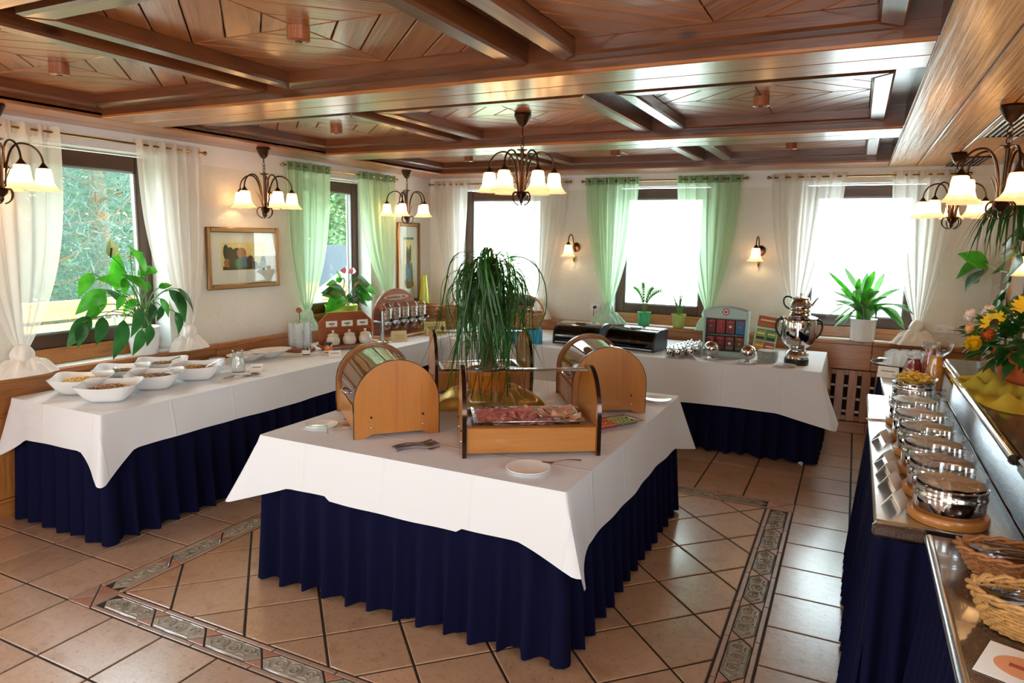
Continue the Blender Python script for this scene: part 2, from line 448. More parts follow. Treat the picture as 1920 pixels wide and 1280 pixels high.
def window(n, a, b, side, mids=()):
    """brown sash window in its recess; side 'L' or 'B'"""
    root = tag(link('window_%d' % n, None), kind='structure')
    d0, d1 = .16, .235
    def bx(mb, a0, a1, z0, z1, o0=d0, o1=d1, bev=.006):
        if side == 'L': mb.box(XL-o1, XL-o0, a0, a1, z0, z1, bev)
        else: mb.box(a0, a1, YB+o0, YB+o1, z0, z1, bev)
        return mb
    z0, z1 = .975, 2.28
    fw = .095
    for q in ((a, a+fw, z0, z1), (b-fw, b, z0, z1)): bx(MB(), *q).build('frame_stile', FRAME, root)
    for q in ((a+fw, b-fw, z1-.105, z1), (a+fw, b-fw, z0, z0+.095)): bx(MB(), *q).build('frame_rail', FRAME, root)
    g = MB(); s = .012
    for q in ((a+fw, a+fw+s, z0+.09, z1-.1), (b-fw-s, b-fw, z0+.09, z1-.1), (a+fw, b-fw, z1-.118, z1-.1), (a+fw, b-fw, z0+.088, z0+.105)): bx(g, *q, d0+.012, d0+.04, 0)
    g.build('gasket', GASKET, root)
    bx(MB(), a+fw, b-fw, z0+.095, z1-.105, d0+.03, d0+.036, 0).build('pane', GLASS, root, smooth=False)
    bx(MB(), a, b, ZW0, z0, d0-.03, d1, .006).build('sub_sill', W_WAIN if side == 'B' else wood('sub_sill_pine', '#8a4f22', '#b5743c', 1, 1.1, .38, .25, .2), root)
    r = MB()
    for q in ((a, a+.003, ZW0+.02, ZW1), (b-.003, b, ZW0+.02, ZW1), (a, b, ZW1-.003, ZW1)): bx(r, *q, 0.0, d1, 0)
    r.build('reveal', WHITE_PAINT, root, smooth=False)
for i, (a, b) in enumerate(WIN_L): window(i+1, a, b, 'L')
for i, (a, b) in enumerate(WIN_B): window(i+3, a, b, 'B')

# ---------------------------------------------------------------- wainscot and sills
def board(parent, name, mat, x0, x1, y0, y1, z0, z1, axis, bev=.004):
    c = V(((x0+x1)/2, (y0+y1)/2, (z0+z1)/2))
    return MB().box(x0-c.x, x1-c.x, y0-c.y, y1-c.y, z0-c.z, z1-c.z, bev).build(name, mat, parent, loc=c)
W_WAIN_Y = wood('wainscot_pine_along', '#8a4f22', '#b5743c', 1, 1.1, .38, .25, .2)
FX, FY = -4.55, 7.05
def wainscot():
    r = tag(link('trim_1', None), kind='structure')   # window wall wainscot
    cuts = [YF, -1.0, .6, 2.2, 3.9, 5.3, YB]
    for a, b in zip(cuts, cuts[1:]):
        board(r, 'sill_board', W_WAIN_Y, XL-.2, -4.52, a, b-.002, .835, .868, 1)
        board(r, 'top_board', W_WAIN_Y, XL, FX, a, b-.003, .62, .833, 1)
        board(r, 'base_board', W_WAIN_Y, XL, FX, a, b-.003, 0, .11, 1)
        k = int((b-a)/.2)
        for i in range(k):
            y = a+(b-a)*i/k
            board(r, 'panel_board', W_WAIN_Z, XL, FX-.006, y, y+(b-a)/k-.004, .115, .616, 2)
    r = tag(link('trim_2', None), kind='structure')   # back wall wainscot with the radiator grille
    cuts = [FX, -3.4, -2.2, -1.05, .2, XR]
    for a, b in zip(cuts, cuts[1:]):
        board(r, 'sill_board', W_WAIN, a, b-.002, 7.02, YB+.2, .835, .868, 0)
        board(r, 'top_board', W_WAIN, a, b-.003, FY, YB, .60, .833, 0)
        board(r, 'base_board', W_WAIN, a, b-.003, FY, YB, 0, .105, 0)
    x = -.30
    while x < .95:
        board(r, 'slat', W_WAIN_Z, x, x+.074, FY+.004, FY+.024, .112, .592, 2)
        x += .109
    board(r, 'grille_rail', W_WAIN, -.35, .98, FY+.026, FY+.04, .112, .16, 0)
    board(r, 'grille_rail', W_WAIN, -.35, .98, FY+.026, FY+.04, .54, .592, 0)
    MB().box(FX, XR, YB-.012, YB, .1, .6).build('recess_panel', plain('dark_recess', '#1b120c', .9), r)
    mb = MB()
    for z in (.2, .32, .44): mb.tube([(-.3, YB-.03, z), (.95, YB-.03, z)], .012)
    mb.build('radiator_pipe', plain('radiator_white', '#cfcac0', .4), r)
wainscot()

# ---------------------------------------------------------------- floor
PX, PY = .336, .3351
X0, Y0 = -.238, 4.882
BX0, BX1, BY0, BY1 = X0-9*PX, X0, Y0-9*PY, Y0
BW = .165
def clip(poly, x0, x1, y0, y1):
    for ax, v, s in ((0, x0, 1), (0, x1, -1), (1, y0, 1), (1, y1, -1)):
        out = []
        for i in range(len(poly)):
            p, q = poly[i-1], poly[i]
            dp, dq = (p[ax]-v)*s, (q[ax]-v)*s
            if (dp >= 0) != (dq >= 0):
                t = dp/(dp-dq); out.append((p[0]+(q[0]-p[0])*t, p[1]+(q[1]-p[1])*t))
            if dq >= 0: out.append(q)
        poly = out
        if not poly: return []
    return poly
def parea(p): return abs(sum(p[i-1][0]*p[i][1]-p[i][0]*p[i-1][1] for i in range(len(p))))/2
def floor():
    r = tag(MB().box(XL-.05, 1.4, YF-.2, YB+.1, -.12, -.0045).build('floor', GROUT, smooth=False), kind='structure')
    g = .0058
    sq = [(-PX/2+g, -PY/2+g), (PX/2-g, -PY/2+g), (PX/2-g, PY/2-g), (-PX/2+g, PY/2-g)]
    tm = MB(); tm.prism(sq, -.012, 0, .002); tme = tm.mesh('tile', TILE)
    rest = MB()
    for i in range(-14, 5):
        for j in range(-26, 8):
            cx, cy = X0+(i+.5)*PX, Y0+(j+.5)*PY
            if BX0 < cx < BX1 and BY0 < cy < BY1: continue
            if cx < XL-.1 or cx > 1.35 or cy > YB: continue
            seen = cy > 1.0 and not (cx < -3.95 and cy > 2.75) and not (cx < -.35 and cy > 6.1) and not (cx > .35)
            seen = seen and cx < .5
            if seen: link('tile', tme, r, (cx, cy, 0))
            else:
                rest.m = M.Translation((cx, cy, 0)); rest.prism(sq, -.012, 0, .003)
    ix0, ix1, iy0, iy1 = BX0+BW, BX1-BW, BY0+BW, BY1-BW
    c0 = (-.553, 2.676+.237); s = .3352*sqrt(.5)
    for i in range(-14, 15):
        for j in range(-14, 15):
            cx, cy = c0[0]+(i+j)*s, c0[1]+(i-j)*s
            d = s-g*1.4
            p = clip([(cx+d, cy), (cx, cy+d), (cx-d, cy), (cx, cy-d)], ix0+g, ix1-g, iy0+g, iy1-g)
            if len(p) < 3 or parea(p) < .002: continue
            hid = -2.4 < cx < -1.2 and 2.75 < cy < 4.15
            if hid:
                rest.m = None; rest.prism(p, -.012, 0, .003)
            else:
                MB().prism([(x-cx, y-cy) for x, y in p], -.012, 0, .003).build('diagonal_tile', TILE_D, r, (cx, cy, 0))
    rest.m = None
    tag(rest.build('tile_field', TILE, r), kind='stuff')
    # ornamental border
    hw = .049
    hexp = [(-.163, 0), (-.112, -hw), (.112, -hw), (.163, 0), (.112, hw), (-.112, hw)]
    hm = MB(); hm.prism(hexp, -.012, .0, .003)
    def spiral(cx, cy, r0, turns, sgn, a0):
        n = int(14*turns); pts = []
        for k in range(n+1):
            t = k/n; a = a0+sgn*turns*2*pi*t; q = r0*(1-.85*t); pts.append((cx+q*cos(a), cy+q*sin(a)*.95, .0012))
        return pts
    for sp_ in (spiral(-.07, .004, .034, 1.6, 1, -.6), spiral(.012, -.004, .034, 1.6, -1, 2.5), spiral(.088, .006, .030, 1.5, 1, -.8)): hm.tube(sp_, .0035, 5)
    for a, b in (((-.14, 0), (-.1, .03)), ((-.03, .03), (.03, .036)), ((.05, -.034), (.10, -.03)), ((-.05, -.036), (-.02, -.03)), ((.12, .0), (.14, .0)), ((-.105, -.03), (-.13, -.012))):
        hm.tube(bez((*a, .001), (a[0]+.01, a[1]+.012, .001), (b[0]-.01, b[1]+.012, .001), (*b, .001), 5), [.0045, .005, .0045, .004, .003, .002], 5)
    for s_ in (-1, 1):
        hm.tube([(-.108, s_*.043, .0005), (.108, s_*.043, .0005)], .0025, 4)
    hme = hm.mesh('relief_tile', TILE_H)
    tri = MB().prism([(-.048, -.0), (.048, 0), (0, .0455)], -.012, 0, .002).mesh('triangle_tile', TILE_T)
    st = MB().prism([(-.1645, -.0105), (.1645, -.0105), (.1645, .0105), (-.1645, .0105)], -.012, 0, .002).mesh('strip_tile', TILE_S)
    def chain(ox, oy, ang, n):
        ca, sa = cos(ang), sin(ang)
        def W(x, y): return (ox+x*ca-y*sa, oy+x*sa+y*ca, 0)
        for k in range(n):
            x = .168+.336*k
            link('relief_tile', hme, r, W(x, 0), (0, 0, ang))
            for sg in (-1, 1):
                link('strip_tile', st, r, W(x, sg*.0665), (0, 0, ang))
                if k: link('triangle_tile', tri, r, W(x-.168, -sg*.0515), (0, 0, ang+(0 if sg > 0 else pi)))
    cx0, cx1, cy0, cy1 = BX0+BW/2, BX1-BW/2, BY0+BW/2, BY1-BW/2
    chain(BX0+BW, cy0, 0, 8); chain(cx1, BY0+BW, pi/2, 8); chain(BX1-BW, cy1, pi, 8); chain(cx0, BY1-BW, -pi/2, 8)
    h = BW/2-.004
    for x, y in ((cx0, cy0), (cx1, cy0), (cx1, cy1), (cx0, cy1)):
        for k in range(4):
            MB().prism([(0, 0), (h, -h), (h, h)], -.012, 0, .003).build('corner_tile', TILE_T if k % 2 else TILE_S, r, (x+.004*cos(k*pi/2), y+.004*sin(k*pi/2), 0), (0, 0, k*pi/2))
floor()

# ---------------------------------------------------------------- ceiling
ZB, ZF, ZP = 2.42, 2.47, 2.53
def ceil_plank(parent, name, mat, poly, z, ang, th=.02, bev=.004):
    """plank seen from below; poly in world xy, grain along ang"""
    cx = sum(p[0] for p in poly)/len(poly); cy = sum(p[1] for p in poly)/len(poly)
    ca, sa = cos(-ang), sin(-ang)
    loc = [((p[0]-cx)*ca-(p[1]-cy)*sa, -((p[0]-cx)*sa+(p[1]-cy)*ca)) for p in poly]
    mb = MB(); mb.m = M.Rotation(pi, 4, 'X'); mb.prism(loc, -th, 0, bev)
    return mb.build(name, mat, parent, (cx, cy, z), (0, 0, ang))
def rect(x0, x1, y0, y1): return [(x0, y0), (x1, y0), (x1, y1), (x0, y1)]
COLS = [(-4.13, -2.80), (-2.645, -1.31), (-1.15, .09)]
ROWS = [(1.50, 2.785), (3.47, 4.765), (5.50, 6.61)]
def ceiling():
    r = tag(MB().box(XL-.3, 1.45, YF-.3, YB+.3, 2.56, 2.72).build('ceiling', W_BEAM, smooth=False), kind='structure')
    MB().box(XL, XR+.06, YF, .9, 2.43, 2.56).build('far_ceiling_field', W_CEIL, r, smooth=False)
    xm = .19
    for n, (y0, y1) in enumerate(((.9, 1.34), (2.79, 3.185), (4.77, 5.155), (6.62, YB))):
        MB().box(-4.14, xm, y0, y1, ZB+.015, 2.56).build('beam_core', W_BEAM, r, smooth=False)
        h = (y1-y0)/2
        for k in range(2):
            ceil_plank(r, 'beam_plank', W_CEIL, rect(-4.15, xm-.004, y0+k*h+.002, y0+(k+1)*h-.002), ZB, 0, .03)
    MB().box(XL, -4.135, .9, YB, ZB+.015, 2.56).build('border_core', W_BEAM, r, smooth=False)
    for a, b in ((XL, -4.37), (-4.366, -4.135)):
        ceil_plank(r, 'beam_plank', W_CEIL, rect(a, b, .9, YB), ZB-.001, pi/2, .03)
    MB().box(xm, XR+.06, .9, YB, ZB+.015, 2.56).build('border_core', W_BEAM, r, smooth=False)
    e = [xm, .405, .617, .83, XR+.06]
    for a, b in zip(e, e[1:]):
        p = rect(a+.003, b-.003, .9, YB); cx = (a+b)/2
        MB().box(-(b-a)/2+.003, (b-a)/2-.003, .9, YB, ZB-.001, ZB+.03, .006).build('rough_plank', W_ROUGH, r, (cx, 0, 0))
    fw = .088
    for ci, (x0, x1) in enumerate(COLS):
        for y0, y1 in ROWS:
            # moulding frame, mitred
            for poly, an in (([(x0, y0), (x1, y0), (x1-fw, y0+fw), (x0+fw, y0+fw)], 0), ([(x1, y1), (x0, y1), (x0+fw, y1-fw), (x1-fw, y1-fw)], 0),
                             ([(x1, y0), (x1, y1), (x1-fw, y1-fw), (x1-fw, y0+fw)], pi/2), ([(x0, y1), (x0, y0), (x0+fw, y0+fw), (x0+fw, y1-fw)], pi/2)):
                ceil_plank(r, 'coffer_moulding', W_BEAM, poly, ZF, an, .09, .01)
            cof = link('coffer', None, r, ((x0+x1)/2, (y0+y1)/2, ZP))
            a, b = (x1-x0)/2-fw, (y1-y0)/2-fw
            n = 3
            for sx in (-1, 1):
                for sy in (-1, 1):
                    an = atan2(b*sy, -a*sx)
                    for k in range(2*n):
                        lo, hi = k/n, (k+1)/n
                        band = [(a*lo, 0), (a*hi, 0), (0, b*hi), (0, b*lo)] if k else [(0, 0), (a*hi, 0), (0, b*hi)]
                        q = clip([(p[0]*1.0, p[1]) for p in band], 0, a+1e-6, 0, b+1e-6)
                        q = [p for i, p in enumerate(q) if hypot(p[0]-q[i-1][0], p[1]-q[i-1][1]) > 1e-4]
                        if len(q) < 3 or parea(q) < .0004: continue
                        try: q = inset(q, .0028)
                        except Exception: continue
                        q = [(p[0]*sx, p[1]*sy) for p in q]
                        if sx*sy < 0: q = q[::-1]
                        ceil_plank(cof, 'panel_plank', W_PANEL, q, 0, an, .018, .003)
ceiling()
def plug(x, y, label):
    t = thing('ceiling_cap', label, 'ceiling cap', (x, y, ZP-.0225), group='round wooden ceiling caps')
    mb = MB(); mb.lathe([(0.0, -.03), (.038, -.03), (.043, -.026), (.043, .022), (0, .022)], 32); mb.build('cap', W_CHERRY, t)
    MB().lathe([(.0, -.034), (.012, -.034), (.014, -.03), (0, -.03)], 16).build('screw', BRONZE, t)
CAPS = [(0, 0, 'round wooden ceiling cap in the coffer nearest the white-curtained window'), (1, 0, 'large round wooden cap in the nearest middle coffer'),
        (0, 1, 'round wooden ceiling cap in the coffer over the sugar jar stand'), (2, 1, 'round wooden ceiling cap in the glossy coffer beside the brushed planks'),
        (0, 2, 'small round wooden ceiling cap in the far corner coffer'), (1, 2, 'small round wooden ceiling cap behind the six-arm chandelier'), (2, 2, 'small round wooden ceiling cap before the far white curtains')]
for c, rr, lab in CAPS: plug(sum(COLS[c])/2+.0, sum(ROWS[rr])/2, lab)
def vent(y, x0, x1, y1, label):
    t = thing('air_vent', label, 'air vent', ((x0+x1)/2, (y+y1)/2, ZB-.002), group='ceiling air vents')
    a, b = (x1-x0)/2, (y1-y)/2
    mb = MB()
    for q in ((-a, a, -b, -b+.02), (-a, a, b-.02, b), (-a, -a+.02, -b, b), (a-.02, a, -b, b)): mb.box(*q, -.012, .0, .002)
    mb.build('frame', BRONZE, t)
    MB().box(-a+.01, a-.01, -b+.01, b-.01, -.004, 0).build('duct', plain('vent_black', '#0a0a0c', .7), t)
    k = 7; sm = MB().box(-.004, .004, -b+.02, b-.02, -.012, -.003).mesh('slat', STEEL)
    for i in range(k): link('slat', sm, t, (-a+.03+(2*a-.06)*i/(k-1), 0, 0), (0, .5, 0))
vent(4.35, .62, .86, 5.25, 'dark slatted ceiling vent behind the nearer brass chandelier on the counter side')
vent(6.4, .62, .86, 7.05, 'smaller dark slatted ceiling vent near the back wall')
# ---------------------------------------------------------------- curtains
def side_pt(side, a, o, z): return V((XL+o, a, z)) if side == 'L' else V((a, YB-o, z))
def curtain(side, a0, a1, k, zk, col, label, group, pool=.17, seed=1, n=6, o=.075, zp=.868):
    pe = 3.0 if side == 'L' else 1.9
    """sheer panel on a rod, gathered to a knot at k, its tail pooled on the sill"""
    rg = random.Random(seed)
    mat, hd, bun = (SHEER_W, SHEER_WD, VOILE_W) if col == 'white' else (SHEER_G, SHEER_GD, VOILE_G)
    zt = 2.375; c0 = (a0+a1)/2; h0 = (a1-a0)/2
    base = side_pt(side, k, o, zp)
    t = thing('curtain', label, 'curtain', base, group=group)
    ph = [rg.uniform(0, 6.28) for _ in range(4)]; fr = [n, n*1.9, n*.6]
    def off(u, v):
        amp = .022*(1-.35*v)
        return amp*(sin(2*pi*fr[0]*u+ph[0]+1.2*v)+.45*sin(2*pi*fr[1]*u+ph[1])+.5*sin(2*pi*fr[2]*u+ph[2]-v))
    def fn(u, v):
        z = zt+(zk-zt)*v
        e = v**pe
        h = h0+(.030-h0)*e
        c = c0+(k-c0)*v**(pe*.8)
        uu = u+.018*sin(2*pi*fr[0]*u+ph[3])
        a = c+(uu*2-1)*h
        q = o+off(u, v)*(1-.35*v)
        return side_pt(side, a, max(q, .012), z)-base
    MB().grid(fn, 110, 26).build('drape', mat, t, ang=80)
    def fh(u, v):
        z = zt+.006-.072*v; a = c0+(u*2-1)*h0*1.004
        return side_pt(side, a, max(o+off(u, v*.03)+.004, .014), z)-base
    MB().grid(fh, 110, 4).build('heading', hd, t, ang=80)
    # knot
    def lump(rx, ro, rz, zc, f, sd, ac=k):
        r2 = random.Random(sd); p1, p2 = r2.uniform(0, 6), r2.uniform(0, 6)
        def g(u, v):
            th = 2*pi*u; la = pi*(v-.5)
            w_ = 1+.14*sin(f*th+p1+2*la)+.07*sin(2*f*th+p2)
            a = ac+rx*cos(la)*cos(th)*w_; oo = o+ro*cos(la)*sin(th)*w_; zz = zc+rz*sin(la)
            return side_pt(side, a, max(oo, .008), zz)-base
        return MB().grid(g, 40, 14, wrap=True)
    lump(.058, .05, .066, zk-.03, 4, seed).build('knot', bun, t, ang=80)
    def pl(u, v):
        th = 2*pi*u
        e = v**.9
        rr = .035+(pool-.035)*e; ro = .03+.055*e
        w_ = 1+(.07*sin(5*th+ph[0])+.035*sin(11*th+ph[1]))*v
        z = (zk-.06)+((zp+.004)-(zk-.06))*v**1.7
        z += (.016*sin(7*th+ph[2]+3*v)+.008*sin(17*th+ph[3]-4*v))*sin(pi*v)**.8
        a = k+rr*cos(th)*w_; oo = o+ro*sin(th)*w_
        return side_pt(side, a, min(max(oo, .008), .150), max(z, zp+.003))-base
    MB().grid(pl, 90, 12, wrap=True).build('pooled_tail', bun, t, ang=80)
G1, G2, G3, G4, G5 = 'white voile curtains at the foreground side window', 'green voile curtains at the side window', 'white voile curtains in the corner', 'green voile curtains at the middle window', 'white voile curtains at the last window'
curtain('L', 2.16, 2.73, 2.43, 1.03, 'white', 'white sheer curtain knotted by the window with the pine tree view, nearest the camera', G1, .19, 1)
curtain('L', 3.27, 3.80, 3.61, 1.03, 'white', 'white sheer curtain knotted behind the peace lily', G1, .17, 2)
curtain('L', 4.68, 5.24, 4.90, 1.04, 'green', 'pale green sheer curtain between fruit picture and pink anthurium', G2, .12, 3)
curtain('L', 5.67, 6.26, 6.17, 1.10, 'green', 'pale green sheer curtain beside the tall narrow picture', G2, .12, 4)
curtain('B', -4.50, -4.03, -4.21, 1.02, 'white', 'white sheer curtain in the room corner by the yellow vase', G3, .14, 5)
curtain('B', -3.28, -2.82, -3.10, 1.06, 'white', 'white sheer curtain behind the ponytail palm and egg basket', G3, .14, 6)
curtain('B', -2.60, -2.03, -2.31, 1.05, 'green', 'pale green sheer curtain knotted beside the wall socket and bread bins', G4, .20, 7)
curtain('B', -1.63, -1.02, -1.27, 1.06, 'green', 'pale green sheer curtain tied above the tea display cabinet', G4, .13, 8)
curtain('B', -.75, -.125, -.47, 1.10, 'white', 'white sheer curtain gathered behind the samovar', G5, .13, 9)
curtain('B', .225, .76, .53, 1.06, 'white', 'white sheer curtain knotted beside the double wall socket', G5, .19, 10)
def rod(side, a0, a1, label):
    c = side_pt(side, (a0+a1)/2, .075, 2.345); h = (a1-a0)/2
    t = thing('curtain_rod', label, 'curtain rod', c, group='brass curtain rods')
    ax = V((0, 1, 0)) if side == 'L' else V((1, 0, 0)); out = V((1, 0, 0)) if side == 'L' else V((0, -1, 0))
    MB().tube([-ax*h, ax*h], .007, 8).build('pole', BRASS, t)
    for s in (-1, 1):
        MB().ball(ax*s*(h+.012), .016).build('finial', BRASS, t)
        MB().tube([ax*s*(h-.03), ax*s*(h-.03)-out*.075], .005, 6).build('bracket', BRASS, t)
rod('L', 2.15, 3.83, 'brass rod carrying the white curtains over the pine tree window')
rod('L', 4.66, 6.31, 'brass rod carrying the green curtains of the side window')
rod('B', -4.53, -2.79, 'brass rod carrying the white curtains in the corner')
rod('B', -2.63, -.995, 'brass rod carrying the green curtains of the back wall')
rod('B', -.78, .79, 'brass rod carrying the white curtains over the bromeliad window')

# ---------------------------------------------------------------- lamps
def shade_mesh():
    prof = [(.024, 0), (.036, -.006), (.041, -.03), (.043, -.06), (.048, -.085), (.060, -.108), (.079, -.128)]
    mb = MB()
    def rip(a, r, z): return 1+.085*max(0, (-z-.07)/.058)*cos(8*a)
    prof2 = prof+[(r-.0025, z+.001) for r, z in prof[::-1]]
    mb.lathe(prof2, 40, rip=rip, cap=False)
    return mb.mesh('shade', SHADE)
SHADE_ME = shade_mesh()
BULB_ME = MB().ball((0, 0, 0), .019, 10, 1.5).mesh('bulb', BULB)
HOLDER_ME = MB().lathe([(.006, .03), (.010, .022), (.028, -.002), (.027, -.006), (0, -.006)], 20).mesh('lamp_holder', BRONZE)
SCROLL_ME = MB().tube(bez((.012, 0, 0), (.075, 0, .035), (.085, 0, -.06), (.02, 0, -.075), 12), [.006]*4+[.005]*5+[.004]*4, 6).mesh('scroll', BRONZE)
def hang_shade(t, arm, p):
    link('lamp_holder', HOLDER_ME, arm, p)
    link('shade', SHADE_ME, arm, (p[0], p[1], p[2]))
    link('bulb', BULB_ME, arm, (p[0], p[1], p[2]-.062))
def chandelier(x, y, zc, zr, n, rot, label, chain=True):
    """zc ceiling height, zr height of the ring above the stem"""
    t = thing('chandelier', label, 'chandelier', (x, y, zc), group='bronze bell-shade chandeliers')
    MB().lathe([(.0, -.001), (.052, -.001), (.056, -.012), (.05, -.025), (.036, -.055), (.022, -.075), (.008, -.085), (0, -.085)], 28).build('canopy', BRONZE, t)
    d = zr-zc
    mb = MB(); z1 = d+.09
    mb.tube([(0, 0, -.08), (0, 0, z1)], .0055, 8); mb.build('hanging_rod', BRONZE, t)
    cm = MB(); z = z1
    while z > d+.012:
        pts = [(.011*cos(a), 0, z-.016+.018*sin(a)) for a in [2*pi*i/12 for i in range(13)]]
        cm.m = M.Rotation(1.57*int(round((z1-z)/.024)), 4, 'Z'); cm.tube(pts, .0026, 5); z -= .024
    cm.build('chain', BRONZE, t)
    MB().lathe([(0, .006), (.008, .006), (.034, .004), (.034, 0), (.012, -.012), (.009, -.05), (.009, -.25), (.028, -.262), (.036, -.275), (.03, -.29), (.012, -.31), (.012, -.325), (.0, -.345)], 24).build('stem', BRONZE, t, (0, 0, d))
    for k in range(n):
        a = rot+2*pi*k/n
        ar = bez((.022, 0, -.265), (.032, 0, -.10), (.058, 0, -.012), (.115, 0, -.012), 9)[:-1]+bez((.115, 0, -.012), (.172, 0, -.012), (.208, 0, -.06), (.208, 0, -.112), 9)
        arm = MB().tube(ar, .0058, 8).build('arm', BRONZE, t, (0, 0, d), (0, 0, a))
        hang_shade(t, arm, (.208, 0, -.14))
        link('scroll', SCROLL_ME, t, (0, 0, d-.27), (0, 0, a+.5))
        lf = MB().tube(bez((.024, 0, -.24), (.04, 0, -.19), (.05, 0, -.15), (.075, 0, -.135), 7), [.003]*5+[.002, .001, .0006], 5)
        lf.build('leaf_spray', BRONZE, t, (0, 0, d), (0, 0, a+.3))
    return t
chandelier(-4.235, 2.25, ZB, 2.235, 5, .0, 'brass five-arm chandelier cut off beside the nearest white curtain')
chandelier(-4.27, 4.20, ZB, 2.218, 5, .95, 'brass five-arm chandelier hanging above the framed fruit picture')
chandelier(-4.25, 6.14, ZB, 2.219, 5, .06, 'brass five-arm chandelier above the tall narrow picture')
chandelier(-1.968, 4.125, ZP, 2.305, 6, .42, 'brass six-arm chandelier lit in the middle of the room above the palm')
chandelier(.617, 4.153, ZB, 2.227, 5, 2.3, 'brass chandelier below the slatted vent, nearer one on the counter side')
chandelier(.614, 6.126, ZB, 2.215, 5, 2.75, 'smaller-looking brass chandelier before the last white curtain')
def sconce(x, y, z, out, label, grp='bronze wall lamps'):
    t = thing('wall_lamp', label, 'wall lamp', (x, y, z), atan2(out[1], out[0]), grp)
    mb = MB(); mb.m = M.Rotation(pi/2, 4, 'Y'); mb.lathe([(0, .0), (.052, 0), (.05, .008), (.02, .02), (0, .022)], 24); mb.build('wall_plate', BRONZE, t)
    arm = MB().tube(bez((.015, 0, -.05), (.05, 0, .02), (.05, 0, .13), (.085, 0, .135), 8)[:-1]+bez((.085, 0, .135), (.12, 0, .135), (.13, 0, .1), (.13, 0, .055), 7), .0055, 8).build('arm', BRONZE, t)
    hang_shade(t, arm, (.13, 0, .03))
    MB().lathe([(0, -.16), (.008, -.15), (.014, -.12), (.014, -.095), (.008, -.08), (0, -.08)], 14).build('finial', BRASS, t, (.03, 0, 0))
sconce(-2.72, YB, 1.66, (-.35, -1), 'bronze wall lamp lit between the corner white curtain and a green curtain')
sconce(-.83, YB, 1.665, (-.2, -1), 'bronze wall lamp lit above the tea display between green and white curtains')
sconce(XR+.06, 5.5, 1.66, (-1, -.3), 'bronze wall lamp among the climbing plant leaves at the counter end')

# ---------------------------------------------------------------- pictures, sockets
def picture(y0, y1, z0, z1, fw, label, m0, m1, paint):
    yc, zc = (y0+y1)/2, (z0+z1)/2
    t = thing('framed_picture', label, 'picture', (XL+.002, yc, z0))
    h, w_ = z1-z0, y1-y0
    for q in (((-w_/2, -w_/2+fw, 0, h)), ((w_/2-fw, w_/2, 0, h)), ((-w_/2+fw, w_/2-fw, 0, fw)), ((-w_/2+fw, w_/2-fw, h-fw, h))):
        MB().box(0, .026, *q, .007).build('frame_side', GILT, t)
    MB().box(.002, .010, -w_/2+fw*.6, w_/2-fw*.6, fw*.6, h-fw*.6).build('mount', MOUNT, t, smooth=False)
    art = link('print', None, t, (.011, 0, 0)); paint(art, w_, h)
    MB().box(.019, .021, -w_/2+fw*.9, w_/2-fw*.9, fw*.9, h-fw*.9).build('glazing', thin_glass('picture_glass', '#fbfdfb', 1.5), t, smooth=False)
YEL = plain('print_yellow_ground', '#e2d08c', .8, var=(25, .1))
def patch(parent, mat, y, z, ry, rz, d, name='painted_shape', n=18):
    mb = MB(); mb.m = M.Translation((d, y, z)) @ M.Rotation(pi/2, 4, 'Z') @ M.Rotation(pi/2, 4, 'X')
    mb.prism([(ry*cos(2*pi*i/n), rz*sin(2*pi*i/n)) for i in range(n)], 0, .0006); mb.build(name, mat, parent, smooth=False)
OCH = plain('print_ochre', '#b06a2c', .8); DKG = plain('print_dark_green', '#2f3a26', .8); BRN = plain('print_brown', '#5a4024', .8); BLU = plain('print_blue_grey', '#5a7480', .8); MGR = plain('print_mid_green', '#5d7a48', .8)
def paint_fruit(p, w_, h):
    MB().box(0, .0006, -.235, .235, .15, .375).build('print_ground', YEL, p, smooth=False)
    MB().box(.0007, .0012, -.225, .225, .155, .185).build('painted_table', BRN, p, smooth=False)
    for y, z, ry, rz, m, d in ((-.19, .30, .028, .06, DKG, .001), (-.15, .27, .05, .07, BRN, .0014), (-.08, .28, .05, .055, BRN, .0018), (-.03, .29, .05, .045, OCH, .0022), (-.18, .21, .035, .035, OCH, .0026),
                               (-.12, .21, .05, .04, BRN, .003), (-.06, .205, .045, .045, MGR, .0034), (.0, .22, .05, .045, BLU, .0038), (.06, .22, .04, .05, BRN, .0042), (.10, .195, .04, .025, DKG, .0046), (.20, .205, .028, .06, DKG, .0042), (.19, .19, .03, .03, MGR, .005)):
        patch(p, m, y, z, ry, rz, d)
picture(3.86, 4.625, 1.297, 1.796, .042, 'gold-framed fruit still life hanging between the side windows', 0, 0, paint_fruit)
def paint_vase(p, w_, h):
    MB().box(0, .0006, -.10, .10, .16, .74).build('print_ground', YEL, p, smooth=False)
    MB().box(.0006, .001, -.10, .10, .715, .74).build('print_border', MGR, p, smooth=False)
    for y, z, ry, rz, m, d in ((-.02, .33, .045, .16, BLU, .001), (.045, .32, .035, .14, BLU, .0014), (0, .50, .02, .12, DKG, .0018), (.03, .56, .015, .10, DKG, .0022), (-.035, .54, .012, .10, DKG, .0026), (.0, .2, .07, .04, BRN, .003), (.05, .21, .04, .035, OCH, .0034), (-.05, .23, .03, .045, DKG, .0038)):
        patch(p, m, y, z, ry, rz, d)
picture(6.405, 6.845, .995, 1.90, .045, 'tall narrow gold-framed picture of blue vases beside the green curtain', 0, 0, paint_vase)
